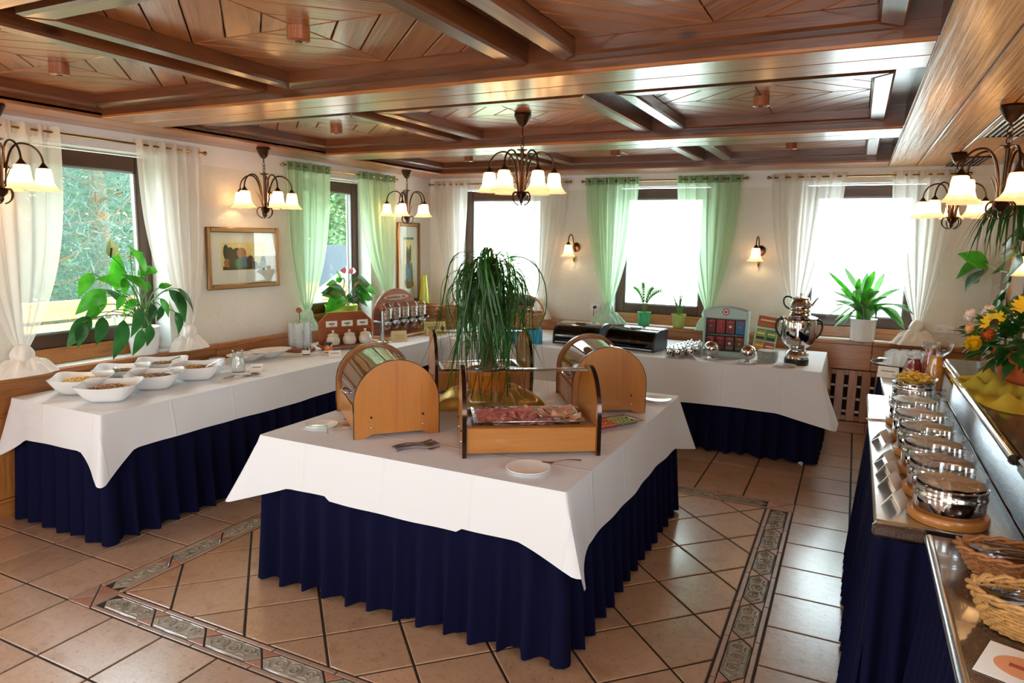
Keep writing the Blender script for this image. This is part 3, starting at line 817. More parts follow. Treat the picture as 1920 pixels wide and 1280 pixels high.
def socket(x0, x1, z0, z1, n, label):
    t = thing('wall_socket', label, 'socket', ((x0+x1)/2, YB, (z0+z1)/2))
    h, b = (x1-x0)/2, (z1-z0)/2
    MB().box(-h, h, -.012, -.0005, -b, b, .004).build('face_plate', PORC, t)
    for k in range(n):
        c = -h+(k+.5)*2*h/n
        mb = MB(); mb.m = M.Translation((c, -.012, 0)) @ M.Rotation(pi/2, 4, 'X')
        mb.lathe([(0, .001), (.021, .001), (.023, -.001), (.023, -.003)], 20, cap=False); mb.build('socket_well', PAPER, t)
        for s in (-1, 1): MB().ball((c+s*.009, -.0135, 0), .0035, 8).build('pin_hole', BLACKP, t)
    return t
s1 = socket(-2.53, -2.425, .988, 1.066, 1, 'white single wall socket beside the green curtain above bread bins')
mb = MB(); mb.m = M.Translation((0, -.03, 0)) @ M.Rotation(pi/2, 4, 'X'); mb.lathe([(0, .018), (.014, .016), (.017, 0), (.017, -.015), (0, -.016)], 16)
pg = thing('power_plug', 'black power plug and cable in the single wall socket', 'plug', s1.location)
mb.build('plug_body', BLACKP, pg); MB().tube(bez((0, -.045, 0), (0, -.07, -.02), (.0, -.05, -.08), (-.01, -.03, -.145), 8), .003, 6).build('cable', BLACKP, pg)
s2 = socket(.67, .825, .985, 1.058, 2, 'white double wall socket to the side of the last white curtain')
pg = thing('power_plug', 'white flat plug with white cable in the double socket', 'plug', s2.location)
MB().box(.03, .05, -.032, -.0125, -.008, .008, .004).build('plug_body', PORC, pg); MB().tube(bez((.04, -.032, 0), (.02, -.06, -.03), (-.06, -.05, -.09), (-.1, -.05, -.115), 8), .003, 6).build('cable', PORC, pg)
# ---------------------------------------------------------------- tables, skirts, cloths
def perim(x0, x1, y0, y1, rad, step):
    """closed outline with rounded corners -> [(x, y, nx, ny, s)] counter-clockwise"""
    out = []
    cs = [((x1-rad, y0+rad), -pi/2), ((x1-rad, y1-rad), 0), ((x0+rad, y1-rad), pi/2), ((x0+rad, y0+rad), pi)]
    pts = []
    for (cx, cy), a0 in cs:
        for k in range(5):
            a = a0+pi/2*k/4; pts.append((cx+rad*cos(a), cy+rad*sin(a), cos(a), sin(a)))
    res = []
    for i in range(len(pts)):
        p, q = pts[i], pts[(i+1) % len(pts)]
        d = hypot(q[0]-p[0], q[1]-p[1]); n = max(1, int(d/step))
        for k in range(n):
            t = k/n; nx, ny = p[2]+(q[2]-p[2])*t, p[3]+(q[3]-p[3])*t; l = hypot(nx, ny)
            res.append((p[0]+(q[0]-p[0])*t, p[1]+(q[1]-p[1])*t, nx/l, ny/l))
    return res
def skirt(parent, x0, x1, y0, y1, ztop, seed, name='skirt', wave=.135):
    rg = random.Random(seed); pr = perim(x0, x1, y0, y1, .02, .0125)
    s = 0; ss = []
    for i, p in enumerate(pr):
        q = pr[i-1]; s += hypot(p[0]-q[0], p[1]-q[1]); ss.append(s)
    L = s; n = max(3, round(L/wave)); p1, p2 = rg.uniform(0, 6), rg.uniform(0, 6)
    rows = 7; vs = []
    for j in range(rows+1):
        v = j/rows; z = ztop+(.012-ztop)*v
        for i, p in enumerate(pr):
            t = 2*pi*n*ss[i]/L
            w1 = sin(t+.5*sin(2*pi*5*ss[i]/L+p1))
            amp = (.007+.027*v)
            o = amp*(w1+.35*sin(2*t+p2)*v)+.018*v
            sh = .010*v*sin(t*.5+p2)
            zz = z+(.006*sin(t*.37+p1) if j == rows else 0)
            vs.append((p[0]+p[2]*o-p[3]*sh, p[1]+p[3]*o+p[2]*sh, zz))
    m = len(pr); fs = [(j*m+i, (j+1)*m+i, (j+1)*m+(i+1) % m, j*m+(i+1) % m) for j in range(rows) for i in range(m)]
    return MB().add(vs, fs).build(name, NAVY, parent, ang=70)
def cloth(x0, x1, y0, y1, z, drop, label, base, corners, seed=1, amp=.006, mat=None):
    """cloth lying on a table; corners: per corner (br, tr, tl, bl) (tip outward, tip extra drop, half width)"""
    rg = random.Random(seed); pr = perim(x0, x1, y0, y1, .012, .03)
    cxy = [(x1, y0), (x1, y1), (x0, y1), (x0, y0)]; cd = [(1, -1), (1, 1), (-1, 1), (-1, -1)]
    rows = 10; vs = []; ph = [rg.uniform(0, 6) for _ in range(6)]
    m = len(pr)
    sc = 0; S_ = []
    for i, p in enumerate(pr):
        sc += hypot(p[0]-pr[i-1][0], p[1]-pr[i-1][1]); S_.append(sc)
    for j in range(rows+1):
        v = j/rows
        for i, p in enumerate(pr):
            d = drop[0 if p[3] < -.7 else 1 if p[0] > (x0+x1)/2 and abs(p[2]) > .7 else 2 if p[3] > .7 else 3] if isinstance(drop, (list, tuple)) else drop
            ox = p[2]*(.030*v+amp*sin(S_[i]*7+ph[0])*v+.5*amp*sin(S_[i]*19+ph[1])*v); oy = p[3]*(.030*v+amp*sin(S_[i]*7+ph[0])*v+.5*amp*sin(S_[i]*19+ph[1])*v)
            ex = 0
            for c, dd, (to, te, hw) in zip(cxy, cd, corners):
                r = hypot(p[0]-c[0], p[1]-c[1])
                if r < hw:
                    q = (1-r/hw); q2 = q**1.5
                    ox += dd[0]*to*.707*q2*v**1.1; oy += dd[1]*to*.707*q2*v**1.1
                    ex = max(ex, te*q)
                    if r > .012:   # fold lines flanking the corner cone
                        f = sin(pi*min(1, r/hw))*.007*v; ox -= p[2]*f; oy -= p[3]*f
            if p[3] < -.7 and -2.15 < p[0] < -1.44: ex = max(ex, .020)
            zz = z-(d+ex)*(v if j else 0)-(.004 if j == 1 else 0)
            vs.append((p[0]+ox, p[1]+oy, zz+.004*sin(S_[i]*5+ph[2])*v))
    fs = [(j*m+i, (j+1)*m+i, (j+1)*m+(i+1) % m, j*m+(i+1) % m) for j in range(rows) for i in range(m)]
    fs.append(tuple(range(m)))
    o = MB().add(vs, fs).build('tablecloth', mat or CLOTH, None, ang=60)
    return tag(o, label, 'tablecloth')
ZT = .755
def table(x0, x1, y0, y1, label, seed, zt=ZT-.004):
    t = thing('buffet_table', label, 'table', ((x0+x1)/2, (y0+y1)/2, 0))
    cx, cy = t.location.x, t.location.y
    MB().box(x0-cx, x1-cx, y0-cy, y1-cy, zt-.03, zt, .004).build('table_top', W_BEECH_X, t)
    lg = MB().box(-.025, .025, -.025, .025, 0, zt-.03).mesh('leg', STEEL)
    for sx in (x0-cx+.08, x1-cx-.08):
        for sy in (y0-cy+.08, y1-cy-.08): link('leg', lg, t, (sx, sy, 0))
    skirt(t, x0-cx+.005, x1-cx-.005, y0-cy+.005, y1-cy-.005, zt-.01, seed)
CT = (-2.60, -.962, 2.475, 4.43)
table(*CT, 'buffet table with navy pleated skirt in the middle of the floor', 1)
cloth(CT[0]-.006, CT[1]+.006, CT[2]-.006, CT[3]+.006, ZT, [.235, .29, .25, .25], 'white tablecloth with hanging corners on the middle buffet table', None, ((.14, .055, .20), (.12, .07, .2), (.1, .1, .2), (.15, .09, .20)), 3)
# second cloth piece overlapping along the near edge
LT = (-4.46, -3.635, 2.33, 7.0)
table(*LT, 'long buffet table with navy skirt along the side windows', 2)
cloth(LT[0]-.006, LT[1]+.006, LT[2]-.006, LT[3]+.006, ZT, .225, 'white tablecloth on the long buffet table under the side windows', None, ((.10, .15, .17), (.02, .02, .1), (.02, .02, .1), (.085, .13, .18)), 5)
BT = (-3.56, -.185, 5.84, 6.96)
table(*BT, 'buffet table with navy skirt before the back wall', 3)
cloth(BT[0], BT[1]+.016, BT[2]-.022, BT[3]+.006, ZT+.002, [.355, .30, .2, .2], 'white tablecloth under the samovar and bread bins', None, ((.17, .06, .30), (.05, .05, .2), (.02, .02, .1), (.02, .02, .1)), 7)
# ---------------------------------------------------------------- left table
def rotz(x, y, a): return (x*cos(a)-y*sin(a), x*sin(a)+y*cos(a))
def wavy_bowl():
    """square porcelain bowl whose rim dips between four raised corners"""
    mb = MB()
    def sec(u, v, inner):
        a = 2*pi*u; p = 5.5
        k = 1/((abs(cos(a))**p+abs(sin(a))**p)**(1/p))
        h = .108 if not inner else .102
        z = h*v; r = (.064+.098*v**.55)*(.975 if inner else 1)
        corner = (k-1)/.36
        z = (.006 if inner else 0)+(z*(1+.16*(corner-.5)*v*v) if v else 0)
        q = r*k*(1+.02*v); return (q*cos(a), q*sin(a), z)
    nv = 8
    mb.grid(lambda u, v: sec(u, v, False), 48, nv, wrap=True)
    mb.grid(lambda u, v: sec(u, 1-v, True), 48, nv, wrap=True)
    n = 48; o1 = nv*n; o2 = (nv+1)*n
    mb.f += [(o1+i, o1+(i+1) % n, o2+(i+1) % n, o2+i) for i in range(n)]
    mb.f += [tuple(range(n))[::-1], tuple(range(o2+nv*n, o2+(nv+1)*n))]
    return mb.mesh('bowl', PORC, ang=50)
BOWL = wavy_bowl()
def flakes(name, cols, label, loc, rz, sz, seed, n=520, rad=.105, zb=.066, rot=None):
    rg = random.Random(seed); mb = MB()
    def hgt(u, v):
        a = 2*pi*u; r = rad*v*(1/((abs(cos(a))**4+abs(sin(a))**4)**.25)); return (r*cos(a), r*sin(a), zb+.016*(1-v*v))
    mb.grid(hgt, 24, 5, wrap=True)
    for _ in range(n):
        a, r = rg.uniform(0, 2*pi), rad*sqrt(rg.random()); x, y = r*cos(a), r*sin(a)
        z = zb+.016*(1-(r/rad)**2)+rg.uniform(0, .007)
        mb.m = M.Translation((x, y, z)) @ M.Rotation(rg.uniform(0, 6.28), 4, 'Z') @ M.Rotation(rg.uniform(-.8, .8), 4, 'X') @ M.Rotation(rg.uniform(-.8, .8), 4, 'Y')
        s = sz*rg.uniform(.6, 1.25)
        mb.add([(-s, -s*.6, 0), (s, -s*.7, s*.15), (s*.8, s*.6, 0), (-s*.7, s*.7, s*.2), (0, 0, s*.5)], [(0, 1, 4), (1, 2, 4), (2, 3, 4), (3, 0, 4)])
    m = Mat(name+'_colour'); g = m.n('NewGeometry')
    m.l(m.ramp(g.outputs['Random Per Island'], [(i/max(1, len(cols)-1), c) for i, c in enumerate(cols)]), m.b.inputs['Base Color']); m.set(Roughness=.7)
    mb.m = None
    return tag(mb.build(name, m.mat, None, loc, (0, 0, rz), smooth=False), label, 'cereal', 'cereals in the square bowls', 'stuff')
bowls = [(-4.24, 2.615, .78, 'white wavy square bowl of yellow cornflakes at the near table corner', ('#d89a2a', '#e8b84a', '#c98420'), 'cornflakes', 'yellow cornflakes in the white bowl nearest the window corner', .013),
         (-3.915, 2.575, .70, 'white wavy square bowl of muesli foremost on the table edge', ('#a86a3a', '#d8b888', '#8a4a22', '#c89058'), 'muesli', 'brown and cream muesli in the foremost white bowl', .008),
         (-4.31, 2.93, .8, 'white wavy square bowl with a pale spoon, second along the window', ('#7a5a3a', '#a88458', '#5a3a22'), 'seed_mix', 'dark seed mix in the bowl with the resting pale spoon', .006),
         (-3.985, 2.925, .72, 'white wavy square bowl of dark red muesli in the middle of the bowls', ('#6a3a2a', '#a06a4a', '#d0b090', '#4a2a1e'), 'berry_muesli', 'reddish brown berry muesli in the middle bowl', .009),
         (-4.32, 3.235, .82, 'white wavy square bowl under the peace lily leaves, farthest by the window', ('#9a7a4a', '#c8a878', '#6a4a2a'), 'oat_mix', 'oat mix in the bowl below the peace lily leaves', .008),
         (-4.00, 3.255, .75, 'white wavy square bowl of toasted flakes beside the glass bowls', ('#b07a3a', '#d4a868', '#8e5a2a'), 'toasted_flakes', 'toasted golden flakes in the bowl beside the glass bowls', .01)]
for i, (x, y, a, lb, cols, nm, lb2, sz) in enumerate(bowls):
    t = thing('serving_bowl', lb, 'bowl', (x, y, ZT), a, 'square cereal bowls')
    link('bowl', BOWL, t)
    flakes(nm, cols, lb2, (x, y, ZT+.0005), a, sz, i)
def spoon_mesh(L=.19, mat=STEEL, fork=False, bowl=.021):
    mb = MB()
    def hd(u, v):
        w_ = .0035+.0035*u**2
        return (u*L*.68, (v-.5)*2*w_, .012*sin(pi*u)*.6+.004)
    pts = [(.0, 0, .004), (L*.15, 0, .008), (L*.4, 0, .010), (L*.62, 0, .005), (L*.7, 0, .003)]
    mb.tube(pts, [.0045, .0042, .003, .0026, .003], 6)
    if fork:
        for k in range(-1, 3):
            y = (k-.5)*.0055; mb.tube([(L*.70, y*.4, .003), (L*.77, y, .001), (L*.86, y, .004), (L*.98, y, .009)], [.003, .0022, .0016, .001], 5)
    else:
        def bw(u, v):
            a = 2*pi*u; r = v; return (L*.7+.032+.036*r*cos(a), bowl*r*sin(a)*(1-.15*cos(a)), .006-.010*(1-r*r))
        mb.grid(bw, 18, 4, wrap=True)
        mb.grid(lambda u, v: (lambda p: (p[0], p[1], p[2]-.0012))(bw(1-u, v)), 18, 4, wrap=True)
    return mb
SPOON = spoon_mesh().mesh('spoon', STEEL); FORK = spoon_mesh(.18, fork=True).mesh('fork', STEEL)
def utensil(me, name, label, loc, rot, group=None, scale=1):
    o = link(name, me, None, loc, rot); o.scale = (scale,)*3
    return tag(o, label, 'spoon' if name.endswith('spoon') else 'fork', group)
for x, y, z, a, tl, lb in ((-4.20, 2.81, .882, 2.7, .34, 'steel spoon resting in the bowl of dark seed mix'), (-3.86, 2.98, .882, 3.5, .40, 'steel spoon sticking out of the reddish muesli bowl'), (-4.20, 3.30, .882, 3.3, .4, 'steel spoon in the bowl under the lily leaves'), (-3.86, 3.36, .882, 3.9, .42, 'steel spoon in the bowl of toasted flakes')):
    utensil(SPOON, 'serving_spoon', lb, (x, y, z), (0, tl, a), 'spoons in the cereal bowls')
for k, (x, y, a) in enumerate(((-3.83, 3.33, 1.25), (-3.80, 3.35, 1.38), (-3.775, 3.37, 1.5), (-3.80, 3.36, 1.12))):
    utensil(SPOON, 'serving_spoon', 'steel spoon in the loose bunch lying before the milk jug', (x, y, ZT+.001+.004*k), (0, 0, a), 'bunch of spoons on the table edge', 1.05)
# glass dessert bowls, milk jug, oval dishes
GB = MB().lathe([(.02, 0), (.024, .004), (.045, .03), (.056, .05), (.054, .05), (.043, .031), (.022, .006), (0, .006)], 28).mesh('glass_bowl', FROSTY)
GBL = ('lower bowl of the nearest pair', 'upper bowl of the nearest pair', 'lower bowl of the window-side pair', 'upper bowl of the window-side pair', 'lowest of the three by the milk jug', 'middle one of three by the milk jug', 'top one of three by the milk jug', 'lowest of the three farthest back', 'middle one of three farthest back', 'top one of three farthest back')
for k, (x, y, z) in enumerate(((-4.16, 3.37, 0), (-4.16, 3.37, .016), (-4.27, 3.46, 0), (-4.27, 3.46, .016), (-4.05, 3.46, 0), (-4.05, 3.46, .016), (-4.05, 3.46, .032), (-4.15, 3.56, 0), (-4.15, 3.56, .016), (-4.15, 3.56, .032))):
    tag(link('glass_bowl', GB, None, (x, y, ZT+.001+z)), 'clear glass dessert bowl, '+GBL[k], 'glass bowl', 'stacked glass dessert bowls')
t = thing('milk_jug', 'clear glass jug of milk standing by the white oval dishes', 'jug', (-3.96, 3.58, ZT+.001))
jp = [(.045, 0), (.05, .004), (.05, .05), (.044, .085), (.034, .12), (.038, .145), (.042, .155)]
MB().lathe(jp+[(r-.003, z) for r, z in jp[:0:-1]]+[(0, .006)], 32).build('jug_body', DRINK, t)
MB().tube(bez((.036, 0, .14), (.09, 0, .14), (.10, 0, .06), (.049, 0, .045), 10), .005, 8).build('handle', DRINK, t)
tag(MB().lathe([(0, .007), (.044, .007), (.046, .05), (.040, .085), (.037, .098), (0, .098)], 28).build('milk', plain('milk', '#f4efe2', .4), t), kind='stuff')
OV = MB().lathe([(.05, 0), (.06, .004), (.12, .03), (.165, .052), (.185, .058), (.184, .061), (.16, .056), (.115, .034), (.055, .009), (0, .009)], 48, 1.0, .62).mesh('dish', PORC)
for x, y, z, a, lb in ((-4.22, 3.93, 0, 1.35, 'white oval porcelain dish behind the milk jug, lower of two'), (-4.17, 4.10, .012, 1.35, 'white oval porcelain dish resting on the other, nearer the glass tower')):
    tag(link('oval_dish', OV, None, (x, y, ZT+.001+z), (0, 0, a)), lb, 'dish', 'white oval dishes')
def tent_card(loc, rz, w_, h, label, mat=PAPER, lines=3, ink=INK, d=.022, oval=None, text=None):
    t = thing('tent_card', label, 'card', loc, rz)
    an = atan2(d, h); L = hypot(d, h)
    fr = link('front_leaf', MB().box(-w_/2, w_/2, -.0008, .0008, 0, L).mesh('front_leaf', mat, False), t, (0, -d, 0), (-an, 0, 0))
    link('back_leaf', MB().box(-w_/2, w_/2, -.0008, .0008, 0, L).mesh('back_leaf', mat, False), t, (0, d, 0), (an, 0, 0))
    if oval: patch2(fr, oval, 0, L*.5, w_*.36, L*.30)
    if text: text_mesh(text, h*.2, ink, fr, (0, -.0012, L*.72), (pi/2, 0, 0))
    for k in range(lines):
        z = L*(.58-.16*k); l = w_*(.34-.05*(k % 2))
        MB().box(-l, l, -.0016, -.0008, z-.0022, z+.0022).build('text_line', ink, fr, smooth=False)
    return t
def patch2(parent, mat, x, z, rx, rz, y=-.0018, name='printed_oval'):
    mb = MB(); mb.m = M.Translation((x, y, z)) @ M.Rotation(pi/2, 4, 'X')
    mb.prism([(rx*cos(2*pi*i/28), rz*sin(2*pi*i/28)) for i in range(28)], 0, .0006); mb.build(name, mat, parent, smooth=False)
tent_card((-3.86, 3.66, ZT), .75, .085, .055, 'small white tent card standing before the milk jug', lines=1)
# glass tower holder
t = thing('glass_tower', 'wooden-based holder with rods and three columns of stacked little glass bowls', 'glass holder', (-4.25, 4.52, ZT+.001))
MB().lathe([(0, 0), (.125, 0), (.13, .006), (.13, .02), (.125, .026), (0, .026)], 40).build('base', W_CHERRY, t)
MB().tube([(0, 0, .026), (0, 0, .33)], .006, 8).build('rod', CHROME, t); MB().ball((0, 0, .35), .026, 18).build('knob', W_CHERRY, t)
tb = MB().lathe([(.022, 0), (.04, .022), (.042, .024), (.039, .022), (.02, .002)], 18, cap=False).mesh('stacked_bowl', FROSTY)
for k in range(3):
    a = -.9+2*pi*k/3; x, y = .07*cos(a), .07*sin(a)
    for j in range(13): link('stacked_bowl', tb, t, (x, y, .03+.0155*j))
    for s in (-.6, .6): MB().tube([(x*1.0+.046*cos(a+s*2.4), y+.046*sin(a+s*2.4), .026), (x+.046*cos(a+s*2.4), y+.046*sin(a+s*2.4), .25)], .003, 6).build('guard_rod', CHROME, t)
def jar(loc, label, content, lid, r=.034, h=.078, lidm=None):
    t = thing('preserve_jar', label, 'jar', loc)
    MB().lathe([(0, .002), (r*.94, .002), (r*.96, .006), (r*.96, h*.72), (r*.80, h*.82), (0, h*.82)], 24).build('contents', content, t)
    MB().lathe([(r*.9, 0), (r, .005), (r, h*.74), (r*.84, h*.85), (r*.84, h)], 24, cap=False).build('jar_glass', DRINK, t)
    MB().lathe([(r*1.01, h*.18), (r*1.012, h*.2), (r*1.012, h*.58), (r*1.01, h*.6)], 24, cap=False).build('paper_label', PAPER, t)
    if lidm: MB().lathe([(0, h*.86), (r*.93, h*.86), (r*.95, h*.88), (r*.95, h*1.03), (r*.9, h*1.06), (0, h*1.06)], 24).build('lid', lidm, t)
    return t
def saucer(loc, label, r=.075, name='saucer', group=None, cat='plate'):
    o = MB().lathe([(0, .004), (r*.5, .004), (r*.58, 0), (r*.62, .003), (r*.98, .013), (r, .015), (r*.99, .017), (r*.62, .0065), (0, .0055)], 40).build(name, PORC, None, loc)
    return tag(o, label, cat, group)
saucer((-4.015, 4.34, ZT), 'glass-like white saucer under the dark jam jar')
jar((-4.015, 4.34, ZT+.006), 'open jar of dark jam before the glass tower', plain('dark_jam', '#2a0e0e', .2), None)
saucer((-3.93, 4.515, ZT), 'white saucer under the honey jar')
hj = jar((-3.93, 4.515, ZT+.006), 'honey-coloured jar with dark lid beside the sugar jar stand', plain('orange_marmalade', '#b85a14', .25, coat=.4), None, .033, .088, BLACKP)
MB().lathe([(.034, .025), (.0343, .027), (.0343, .05), (.034, .052)], 24, cap=False).build('orange_print', plain('orange_print', '#d8641e', .6), hj)
tent_card((-3.79, 4.43, ZT), .82, .10, .055, 'white tent card leaning by the honey jar', lines=1)
# wooden stand with three stoneware pots
SA = atan2(.431, .232)
sx, sy = -3.99, 4.85
t = thing('sugar_stand', 'reddish wooden stand with a chamfered back board behind three cream pots', 'stand', (sx, sy, ZT+.001), SA)
MB().box(-.27, .27, -.085, .075, .022, .042, .004).build('base_board', W_CHERRY, t)
for s in (-.2, .2): MB().box(s-.03, s+.03, -.06, .06, 0, .022).build('foot', BLACKP, t)
mb = MB(); mb.m = M.Translation((0, .075, .042)) @ M.Rotation(pi/2, 4, 'X'); mb.prism([(-.25, 0), (.25, 0), (.25, .19), (.16, .275), (-.16, .275), (-.25, .19)], 0, .02, .003); mb.build('back_board', W_CHERRY, t)
for k, s in enumerate((-.135, .01, .155)):
    cd = MB().box(-.052, .052, -.002, 0, 0, .052).build('card', PAPER, t, (s, .051, .19), smooth=False)
    MB().box(-.026, .026, -.003, -.0021, .022, .032).build('printed_word', INK, cd, smooth=False); MB().box(-.014, .014, -.003, -.0021, .008, .013).build('printed_word', INK, cd, smooth=False)
POT = MB().lathe([(.045, 0), (.052, .004), (.060, .03), (.056, .055), (.043, .075), (.045, .082)], 28).mesh('pot', PORC_C)
LID = MB().lathe([(.047, .080), (.05, .083), (.04, .094), (.02, .101), (.008, .104), (.007, .112), (.013, .118), (.012, .126), (.0, .129)], 28, cap=True).mesh('lid', PORC_C)
for k, (s, lb) in enumerate(((-.15, 'cream lidded sugar pot, first on the wooden stand by the honey jar'), (.0, 'cream lidded sugar pot in the middle of the wooden stand'), (.15, 'cream lidded sugar pot, last on the wooden stand near the dispensers'))):
    x, y = rotz(s, -.02, SA); p = thing('sugar_pot', lb, 'pot', (sx+x, sy+y, ZT+.0435), 0, 'sugar pots on the wooden stand')
    link('pot', POT, p); link('lid', LID, p)
# cereal dispenser rack
DA = atan2(.69, .07); dx, dy = -4.05, 5.76
t = thing('cereal_dispenser', 'wooden rack with arched sign board and five clear dispenser tubes', 'dispenser', (dx, dy, ZT+.001), DA)
MB().box(-.36, .36, -.13, .12, 0, .03, .005).build('base_board', W_BEECH_X, t)
n = 30; arch = [(-.33, .03)]+[(.33*cos(pi-pi*i/n), .20+.27*sin(pi-pi*i/n)) for i in range(n+1)]+[(.33, .03)]
mb = MB(); mb.m = M.Translation((0, .10, 0)) @ M.Rotation(pi/2, 4, 'X'); mb.prism(arch, 0, .02, .003); sb = mb.build('sign_board', wood('sign_board_wood', '#8a4a30', '#a8644a', 0, 1, .4, .2, .05, knots=False), t)
patch2(sb, REDINK, 0, .385, .20, .036, .0795, 'red_oval'); patch2(sb, plain('sign_inner', '#d8b090', .6), 0, .385, .19, .029, .079, 'oval_field')
text_mesh('Spezialitäten - Bar', .04, INK, sb, (0, .0782, .386), (pi/2, 0, 0))
MB().box(-.34, .34, -.075, .08, .155, .175, .003).build('shelf_bar', STEEL, t)
for s in (-.325, .325): MB().tube([(s, -.02, .03), (s, -.02, .16)], .014, 10).build('post', STEEL, t)
tubem = MB().lathe([(.052, .18), (.052, .29), (.046, .32), (.03, .34), (.012, .35), (0, .352)], 20, cap=False).mesh('tube', ACRYL)
conem = MB().lathe([(.05, .165), (.05, .14), (.02, .105), (.018, .09), (.0, .09)], 20).mesh('funnel', STEEL)
ringm = MB()
for k in range(8): ringm.lathe([(.0525, .185+.014*k), (.054, .187+.014*k), (.054, .190+.014*k), (.0525, .192+.014*k)], 20, cap=False)
ringme = ringm.mesh('ribbing', CHROME)
cer = plain('dispenser_cereal', '#b08a58', .8, var=(120, .4))
for k in range(5):
    x = -.26+.13*k
    tu = link('tube', tubem, t, (x, -.02, 0)); link('ribbing', ringme, tu)
    tag(MB().lathe([(0, .178), (.048, .178), (.048, .27), (.03, .295), (0, .3)], 16).build('cereal', cer, tu), kind='stuff')
    link('funnel', conem, t, (x, -.02, 0))
    mb = MB(); mb.m = M.Translation((x+.01, -.075, .18)) @ M.Rotation(pi/2, 4, 'X'); mb.lathe([(0, 0), (.017, 0), (.017, .014), (0, .016)], 16); mb.build('crank', BLACKG, t)
    MB().tube(bez((x, -.07, .16), (x-.02, -.10, .15), (x-.05, -.11, .13), (x-.05, -.10, .11), 6), .004, 6).build('lever', STEEL, t)
    if k < 4: MB().tube([(x+.065, -.03, .03), (x+.065, -.03, .16)], .004, 6).build('divider_rod', BRONZE, t)
# tall metal scoop spoon leaning on the stand
t = thing('wooden_scoop', 'wooden-headed scoop standing between sugar stand and dispenser tubes', 'scoop', (-3.93, 5.27, ZT+.001), .6)
MB().lathe([(0, 0), (.055, 0), (.058, .01), (.05, .016), (0, .018)], 28).build('base', STEEL, t); MB().tube([(0, 0, .015), (0, 0, .30)], .014, 10).build('post', STEEL, t)
mb = MB(); mb.m = M.Scale(.6, 4, (0, 1, 0)); mb.ball((0, 0, .32), .03, 16, 1.2); mb.build('head', W_CHERRY, t)
tent_card((-3.855, 5.42, ZT+.001), DA-.55, .15, .10, 'cream tent card with faint brown lines before the dispenser', CREAMCARD, 3, plain('faint_brown_ink', '#b08858', .8), .035)
t = tent_card((-3.80, 5.98, ZT+.001), DA-.55, .215, .135, 'yellow card with green greeting beside the baskets', plain('yellow_card', '#d9cc86', .8), 0, INK, .04)
fl = next(c for c in t.children if c.name.startswith('front'))
text_mesh('Guten Morgen!', .027, GREENINK, fl, (-.03, -.0012, .115), (pi/2, 0, 0))
for z, l in ((.092, .065), (.080, .06), (.068, .055), (.056, .025), (.036, .055), (.022, .03)): MB().box(-.03-l, -.03+l, -.0016, -.0008, z-.003, z+.003).build('text_line', INK, fl, smooth=False)
mb = MB(); mb.m = M.Translation((.07, -.0008, .02)) @ M.Rotation(pi/2, 4, 'X'); mb.prism([(-.016, 0), (.016, 0), (.007, .006), (.008, .028), (.02, .04), (.03, .062), (.014, .058), (.0, .085), (-.014, .058), (-.03, .062), (-.02, .04), (-.006, .028), (-.007, .006)], 0, .0008); mb.build('printed_tree', BRN, fl, smooth=False)
# baskets
def basket_mesh(r0, r1, h, rows=7, n=40, sy=1.0):
    """woven bowl: stakes and weavers"""
    mb = MB()
    for k in range(rows):
        v = (k+.5)/rows; r = r0+(r1-r0)*v**.7; z = h*v; pts = []
        for i in range(n+1):
            a = 2*pi*i/n; q = r+.004*(1 if (i+k) % 2 else -1); pts.append((q*cos(a), q*sin(a)*sy, z))
        mb.tube(pts, h/rows*.52, 6, cap=False)
    for i in range(n//2):
        a = 4*pi*i/n; mb.tube([(r0*cos(a), r0*sin(a)*sy, .002), ((r0*.3+r1*.7)*cos(a), (r0*.3+r1*.7)*sin(a)*sy, h*.55), (r1*cos(a), r1*sin(a)*sy, h)], .003, 5)
    mb.lathe([(0, 0), (r0*1.02, 0), (r0*1.02, .006), (0, .006)], n//2, 1, sy)
    return mb
def rim_mesh(r, z, n=40, rad=.008, sy=1.0):
    mb = MB()
    for ph in (0, pi):
        mb.tube([((r+.006*cos(8*2*pi*i/n*1.0+ph))*cos(2*pi*i/n), (r+.006*cos(8*2*pi*i/n+ph))*sin(2*pi*i/n)*sy, z+.006*sin(8*2*pi*i/n+ph)) for i in range(n*2+1) if i <= n], rad*.7, 6, cap=False)
    return mb
BK = basket_mesh(.085, .125, .075).mesh('weave', WICKER_D); RIM = rim_mesh(.127, .078).mesh('rim', WICKER_D)
BK2 = basket_mesh(.085, .12, .085).mesh('weave', WICKER)
for (x, y), grp, spots in (((-4.12, 6.28), 'round baskets stacked behind the dispenser', ((0, 0, 0), (.004, .045, .1), (-.005, .09, .4), (.008, .15, .2), (.0, .19, .5))), ((-3.96, 6.52), 'round bread baskets stacked in the corner', ((0, 0, 0), (.0, .04, .3), (.008, .08, .6), (-.004, .12, .1), (.01, .155, .3)))):
    for k, (ox, oz, a) in enumerate(spots):
        lb = ('round wicker basket in the stack behind the dispenser, '+('topmost', 'second from top', 'middle one', 'second from bottom', 'lowest')[4-k] if 'dispenser' in grp else 'round wicker basket in the corner stack behind the yellow card, '+('topmost', 'second from top', 'middle one', 'second from bottom', 'lowest')[4-k])
        b = thing('wicker_basket', lb, 'basket', (x+ox, y, ZT+.001+oz), 0, grp, rot=(.04*sin(k*2), .05*cos(k*3), a*3))
        link('weave', BK2 if k < 2 else BK, b); link('rim', RIM, b)
